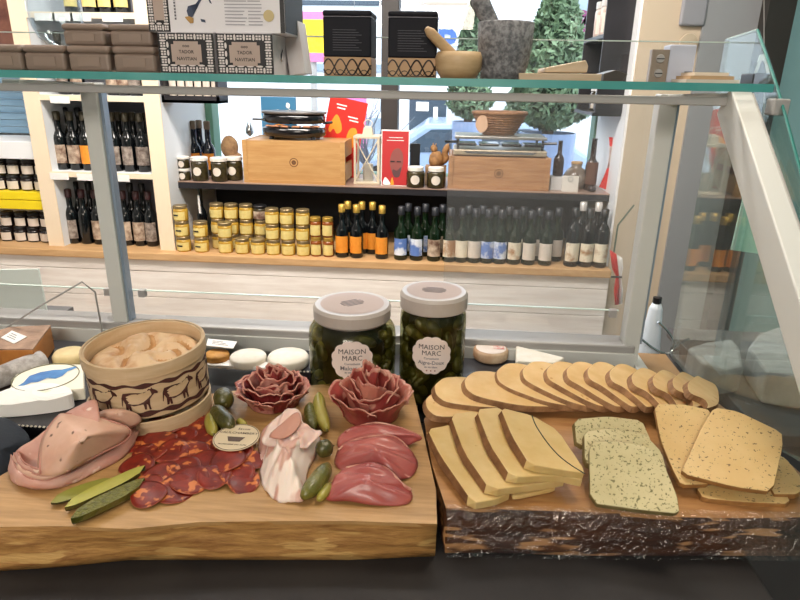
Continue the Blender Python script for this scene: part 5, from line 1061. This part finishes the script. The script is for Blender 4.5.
# cooked-ham roll
ham = mat('pale_ham', 'dab2a2', .4, c2='c48c7e', scale=22, detail=5, stretch=(2.5, 1, 1), sss=.2, rnd=True, coat=.15, c3='efdace', s3=16, t3=.50); hamf = mat('ham_fat', 'efd6cc', .4, c2='dcb0a2', scale=18, sss=.3, coat=.25)
t, o = meat('ham_roll', 'pale pink ham slice rolled into a cone, tip pointing to the front', 290, 462)
drape('lower_wrap', [(259, 446, .004), (264, 430, .018), (290, 418, .026), (318, 436, .016), (316, 452, .006), (306, 478, .002), (304, 500, .001), (296, 503, .001), (276, 500, .001), (262, 484, .001), (260, 465, .001)], (288, 458, .024), ham, t, o, .010, .007, 150, seed=21, n=7, rings=16, ry=.22)
drape('upper_fold', [(262, 440, .020), (272, 422, .034), (288, 410, .046), (300, 411, .048), (304, 424, .042), (322, 434, .030), (312, 442, .026), (304, 448, .026), (285, 447, .028), (268, 446, .022)], (290, 432, .034), hamf, t, o, .004, .006, 130, seed=22, n=5, rings=14, ry=.4)
drape('inner_fold', [(270, 436, .034), (284, 422, .046), (297, 412.5, .0515), (301, 421, .047), (294, 432, .041), (282, 439, .036)], (288, 430, .043), mat('ham_inner', 'bd8a78', .45, sss=.2), t, o, .0, .001, 60, seed=23, n=5)
# gherkins
gh = mat('gherkin_skin', '6d6a26', .3, c2='4a4c18', scale=30, bump=.6, bscale=120, rnd=True, coat=.4); ghd = mat('gherkin_dark', '55521f', .35, c2='3a3b1a', scale=30, bump=.5, bscale=120, rnd=True, coat=.4); ghp = mat('gherkin_pale', 'a59a44', .35, c2='8c8434', scale=24, rnd=True, coat=.3, sss=.15)
def gherkin(label, a, b_, r, m, h=None):
    A = at(*a, z=ZB+r); B = at(*b_, z=ZB+r+(h or 0)); o = (A+B)/2; t = thing('gherkin', label, 'pickle', (o.x, o.y, o.z), 0, 'gherkins on the left board'); k = 12; V = B-A; side_ = V.cross(Vector((0, 0, 1))).normalized()
    P = [A-o+V*(i/k)+side_*(.10*V.length*sin(pi*i/k)*.35) for i in range(k+1)]; R = [r*max(.16, (1-abs(2*i/k-1)**3.2))**.55 for i in range(k+1)]
    ob = MB().tube(P, R, 14).build('flesh', m, t, True); MB().tube([P[-1], P[-1]+V.normalized()*.003], [.0015, .001], 6).build('stem_nub', mat('stem_dull', '6a6238', .7), t); return t
gherkin('dark round-ended gherkin at the back beside the cheese box', (223, 393), (226, 404), .0135, ghd)
gherkin('greenish-brown gherkin leaning forward, middle of the back group', (215, 408), (232, 426), .0110, ghd, .004)
gherkin('pale gherkin at the left of the back group', (211, 414), (214, 434), .0080, ghp)
gherkin('pale short gherkin behind the oval card', (238, 420), (246, 426), .0055, ghp)
gherkin('bright green gherkin right of the coppa rosette', (319, 394), (327, 430), .0090, ghp)
gherkin('darker gherkin half hidden between coppa and dried ham', (310, 404), (314, 428), .0080, gh)
gherkin('short dark glossy gherkin between ham roll and dried ham', (316, 450), (332, 446), .0105, ghd)
gherkin('bumpy green gherkin in front of the dark one, by the ham roll', (303, 497), (328, 465), .0100, gh)
gherkin('slim gherkin next to the bumpy green one, under the cured ham', (318, 500), (330, 484), .0055, ghp)
# sliced gherkin fan
seed_ = mat('gherkin_cut', 'b0ad4e', .35, c2='9c9a3e', scale=20, sss=.15, coat=.4)
for i, (p0, p1, p2, p3, nm) in enumerate((((50, 503), (58, 494), (110, 478), (104, 486), 'hindmost strip'), ((64, 508), (72, 498), (139, 466), (146, 472), 'middle strip'), ((70, 519), (78, 508), (144, 478), (140, 486), 'front strip with bumpy skin'))):
    th = .006+.003*i; A = [at(*p, z=ZB+th) for p in (p0, p1, p2, p3)]; o = sum(A, Vector())/4; t = thing('gherkin_slice', 'sliced gherkin in front of the mortadella, %s' % nm, 'pickle', (o.x, o.y, ZB+.0006), 0, 'sliced gherkin fan')
    o = Vector((o.x, o.y, ZB+.0006)); c = [((A[0]+A[1])/2).lerp((A[2]+A[3])/2, k/14) for k in range(15)]; wv = (A[1]-A[0])*.5; V = []; F = []; n_ = 10
    for k in range(15):
        s_ = max(.25, 1-abs(2*k/14-1)**4)**.5
        for j in range(n_+1):
            q = j/n_; ang = pi*q; V.append(c[k]-o+wv*s_*cos(ang)*-1.75-Vector((0, 0, (th-.0005)*sin(ang)**.7*1.0)))
    top = MB(); 
    for k in range(14):
        for j in range(n_): F.append((k*(n_+1)+j, (k+1)*(n_+1)+j, (k+1)*(n_+1)+j+1, k*(n_+1)+j+1))
    MB().add(V, F).build('skin', gh if i == 2 else ghd, t, True)
    V2 = []; 
    for k in range(15): V2 += [V[k*(n_+1)], V[k*(n_+1)+n_]]
    MB().add(V2, [(2*k, 2*k+1, 2*k+3, 2*k+2) for k in range(14)]).build('cut_face', (mat('gherkin_cut_dull', '93933f', .4, c2='7f7f34', scale=20), seed_, mat('gherkin_bumpy', '77762e', .35, c2='4e5020', scale=170, bump=1.0, bscale=170, coat=.3))[i], t, True)
# ------------------------------------------------------------------ cheeses behind the boards
rindw = mat('white_bloom', 'f0ebe0', .7, c2='e2dac8', scale=30, bump=.15)
def onpx(px, py, z): return at(px, py, z=z)
# left tray
zt_ = zt+.0006
wo = [(-8, 345), (26, 338), (51, 326), (52, 330), (57, 362), (34, 366)]
P = [at(0, 350, z=zt_+.043), at(33, 350, z=zt_+.043), at(51, 326, z=zt_+.043), at(10, 328, z=zt_+.043), at(-30, 340, z=zt_+.043)]; o = sum(P, Vector())/5; o.z = zt_
t = thing('cheese_wedge', 'orange-cut hard cheese wedge with brown rind top at the left, carrying a tag', 'cheese', o)
MB().prism([p-o for p in P], (0, 0, -.042)).build('wedge', mat('orange_paste', 'c98440', .5, c2='b87434', scale=20), t, bevel=.002); MB().prism([p-o+Vector((0, 0, .002)) for p in P], (0, 0, -.002)).build('rind_top', mat('brown_rind', 'b3937c', .8, c2='8f7462', scale=40), t)
def tagc(label, pts, z, m=paper):
    Q = [at(a_, b_, z=z) for a_, b_ in pts]; o = sum(Q, Vector())/len(Q); t = thing('price_tag', label, 'price tag', o); MB().prism([q-o for q in Q], (0, 0, .001)).build('card', m, t)
    c = Vector(); d = (Q[1]-Q[0]); b = MB()
    for k in range(3): s_ = (Q[0]-o).lerp(Q[3]-o, .3+.2*k); b.prism([s_+d*.2+Vector((0, 0, .0012)), s_+d*(.8-.1*k)+Vector((0, 0, .0012)), s_+d*(.8-.1*k)+(Q[3]-Q[0])*.05+Vector((0, 0, .0012)), s_+d*.2+(Q[3]-Q[0])*.05+Vector((0, 0, .0012))], (0, 0, .0002))
    b.build('writing', grey_t, t); return t
tagc('white price tag lying on the orange-cut cheese wedge', [(1, 338), (14, 344), (27, 337), (12, 331)], zt_+.0455)
gl_ = mat('grey_log_rind', 'c2bdba', .85, c2='8d8782', scale=60, bump=.5)
A = at(-8, 380, z=zt_+.0175); B = at(44, 360, z=zt_+.0195); o = (A+B)/2; o.z = zt_; t = thing('goat_cheese_log', 'grey mould-rinded cheese log in front of the orange wedge', 'cheese', o)
MB().tube([A-o, A.lerp(B, .02)-o, A.lerp(B, .5)-o, A.lerp(B, .97)-o, B-o], [.012, .016, .0175, .017, .013], 18).build('log', gl_, t, True)
o = at(70, 358, z=zt_+.012); t = thing('small_cheese', 'small round cream cheese beside the cheese box, on the left tray', 'cheese', (o.x, o.y, zt_)); MB().lathe([(0, 0), (.022, 0), (.026, .006), (.026, .018), (.022, .024), (0, .025)], 28).build('wheel', mat('cream_paste', 'ecd9a8', .6, c2='dcc48c', scale=20), t, True)
# boxed cheese with blue cow oval
P = [at(6, 396, z=zt_+.02), at(84, 388, z=zt_+.02), at(83, 364, z=zt_+.02), at(20, 364, z=zt_+.02)]; o = sum(P, Vector())/4; o.z = zt_; t = thing('wrapped_cheese', 'white-wrapped cheese with a blue cow oval, on the left tray', 'cheese', o)
MB().prism([p-o for p in P], (0, 0, -.0195)).build('wrapper', mat('cream_wrap', 'efead8', .5), t, bevel=.002)
oc = at(46, 377, z=zt_+.0202)-o; ax = (at(81, 372, z=zt_+.0202)-at(12, 382, z=zt_+.0202))/2; ay = (at(50, 364, z=zt_+.0202)-at(44, 391, z=zt_+.0202))/2
def onov(pts, dz): return [oc+ax*x+ay*y+Vector((0, 0, dz)) for x, y in pts]
b = MB(); b.tube(onov([(cos(q*pi/24)*.98, sin(q*pi/24)*.95) for q in range(49)], .0004), .0008, 4); b.build('oval_border', mat('olive_border', '7c7c60', .6), t)
cowp = [(-.62, -.18), (-.5, .25), (-.2, .42), (.2, .45), (.45, .38), (.85, .5), (.9, .38), (.62, .18), (.5, -.1), (.3, -.25), (.05, -.1), (-.2, -.3), (-.4, -.28), (-.75, -.55), (-.8, -.45)]
MB().add(onov(cowp, .0005), [tuple(range(len(cowp)))]).build('blue_cow', mat('cow_blue', '3a6cb0', .5, c2='4f8fc8', scale=30), t)
P = [(-10, 404), (30, 402), (68, 396), (70, 389), (52, 383), (20, 386), (-10, 394)]
o = at(30, 394, z=zt_+.005); o.z = zt_; t = thing('paper_sheet', 'crumpled white paper at the front of the left tray', 'paper', o)
Q = chain([at(a_, b_, z=zt_+.021) for a_, b_ in P], 5, True); c = sum(Q, Vector())/len(Q); V = [c-o]; k = len(Q)
for r in (.35, .7, 1):
    for q in Q: v = c.lerp(q, r); V.append(v-o+Vector((0, 0, .004*nz(v.x*60, v.y*60))))
F = [(0, 1+i, 1+(i+1) % k) for i in range(k)]+[(1+r*k+i, 1+(r+1)*k+i, 1+(r+1)*k+(i+1) % k, 1+r*k+(i+1) % k) for r in range(2) for i in range(k)]
for i in range(k): v = V[1+2*k+i]; V.append(Vector((v.x, v.y, .0004)))
F += [(1+2*k+i, 1+3*k+i, 1+3*k+(i+1) % k, 1+2*k+(i+1) % k) for i in range(k)]
MB().add(V, F).build('sheet', paper, t)
# price rail wire and white sheet at the far left
A = [at(-20, 372, y=.93), at(0, 320+12, y=.93), at(40, 306, y=.93), at(82, 282, y=.95), at(95, 292, y=.97), at(100, 320, y=.985)]
o = Vector((A[-1].x, A[-1].y, ZC)); t = thing('divider_wire', 'thin bent steel divider wire at the left inside the case', 'wire', o); MB().tube([p-o for p in A]+[Vector((0, 0, .0))], .0016, 6).build('wire', steel_d, t)
o = at(20, 318, y=1.10); t = thing('white_sheet', 'pale greenish-white sheet standing behind the case at the far left', 'sheet', (o.x, 1.10, at(20, 322, y=1.10).z)); P = [at(-20, 318, y=1.10), at(48, 318, y=1.10), at(38, 269, y=1.10), at(-20, 270, y=1.10)]; MB().prism([p-t.location for p in P], (0, .004, 0)).build('panel', mat('pale_mint_white', 'e6eee8', .5), t)
zz = t.location.z; tag(MB().box(o.x-.3, o.x+.05, 1.08, 1.2, 0, zz-.001).build('rear_cabinet', mat('rear_cabinet_grey', '5a5a5c', .5)), 'low grey cabinet behind the case at the far left', 'cabinet')
o = at(0, 262, y=1.6); 
# navy cloth at the left of the board
P = chain([at(a_, b_, z=ZC+.03) for a_, b_ in ((-30, 430), (2, 420), (24, 432), (30, 446), (14, 462), (4, 480), (-30, 500))], 6, True); c = at(-6, 452, z=ZC+.055); o = Vector((c.x, c.y, ZC)); V = [c-o]; k = len(P)
for r in (.4, .7, .9, 1.0):
    for p in P: v = c.lerp(p, r); v.z = ZC+.034+.018*(1-r**3); V.append(v-o)
for p in P: V.append(Vector((p.x, p.y, ZC+.0006))-o)
F = [(0, 1+i, 1+(i+1) % k) for i in range(k)]+[(1+r*k+i, 1+(r+1)*k+i, 1+(r+1)*k+(i+1) % k, 1+r*k+(i+1) % k) for r in range(4) for i in range(k)]
tag(MB().add(V, F).build('dark_cushion', mat('navy_cloth', '1e2732', .8, bump=.2, bscale=90), None, True), 'dark navy rounded bundle at the left edge behind the mortadella', 'cloth').location = o
# middle and right cheeses behind the jars
z2 = zt2+.0006
def wheel(label, px, py, r, h, m, name='small_cheese', grp=None, top=None):
    o = at(px, py, z=z2+h); t = thing(name, label, 'cheese', (o.x, o.y, z2), 0, grp); MB().lathe([(0, 0), (r*.94, 0), (r, h*.2), (r, h*.8), (r*.93, h), (0, h*1.01)], 32).build('wheel', m, t, True)
    if top: MB().lathe([(0, h*1.012+.0006), (r*.86, h*1.005+.0006)], 32).build('paper_label', top, t)
    return t, o
wheel('small orange-rinded cheese left of the white cheeses, behind the coppa', 217, 353, .020, .016, mat('orange_rind', 'd9a04c', .6, c2='b97c30', scale=50, bump=.5))
tagc('white price tag above the small orange cheese', [(206, 346), (233, 349), (237, 342), (208, 339)], z2+.022)
wheel('white bloomy round cheese right of the orange one', 248, 355, .030, .015, rindw, grp='white cheeses behind the jars'); wheel('white bloomy round cheese partly behind the squat pickle jar', 288, 355, .034, .017, rindw, grp='white cheeses behind the jars')
o = at(236, 364, z=z2+.004); tag(MB().box(o.x-.05, o.x+.07, o.y-.012, o.y+.010, z2, z2+.006).build('white_strip', paper, bevel=.001), 'white paper strip lying in front of the small cheeses', 'paper')
t, o = wheel('round cheese with red-printed paper label right of the tall jar', 491, 348, .030, .018, mat('kraft_rind', 'b98c68', .7, c2='d8bfa0', scale=24), 'boxed_cheese', None, mat('label_top_paper', 'efe2d8', .5, c2='e6d4c6', scale=20))
b = MB(); b.box(.004, .022, -.006, .006, .0195, .0199); b.build('red_print', mat('red_label_print', 'd04848', .5, c2='efe2d8', scale=120), t)
P = [at(516, 345, z=z2+.02), at(565, 357, z=z2+.02), at(556, 363, z=z2+.02), at(516, 361, z=z2+.02)]; o = sum(P, Vector())/4; o.z = z2
t = thing('cheese_wedge', 'white bloomy cheese wedge between the red-labelled cheese and the tomme fan', 'cheese', o); MB().prism([p-o for p in P], (0, 0, -.0195)).build('wedge', rindw, t, bevel=.003)
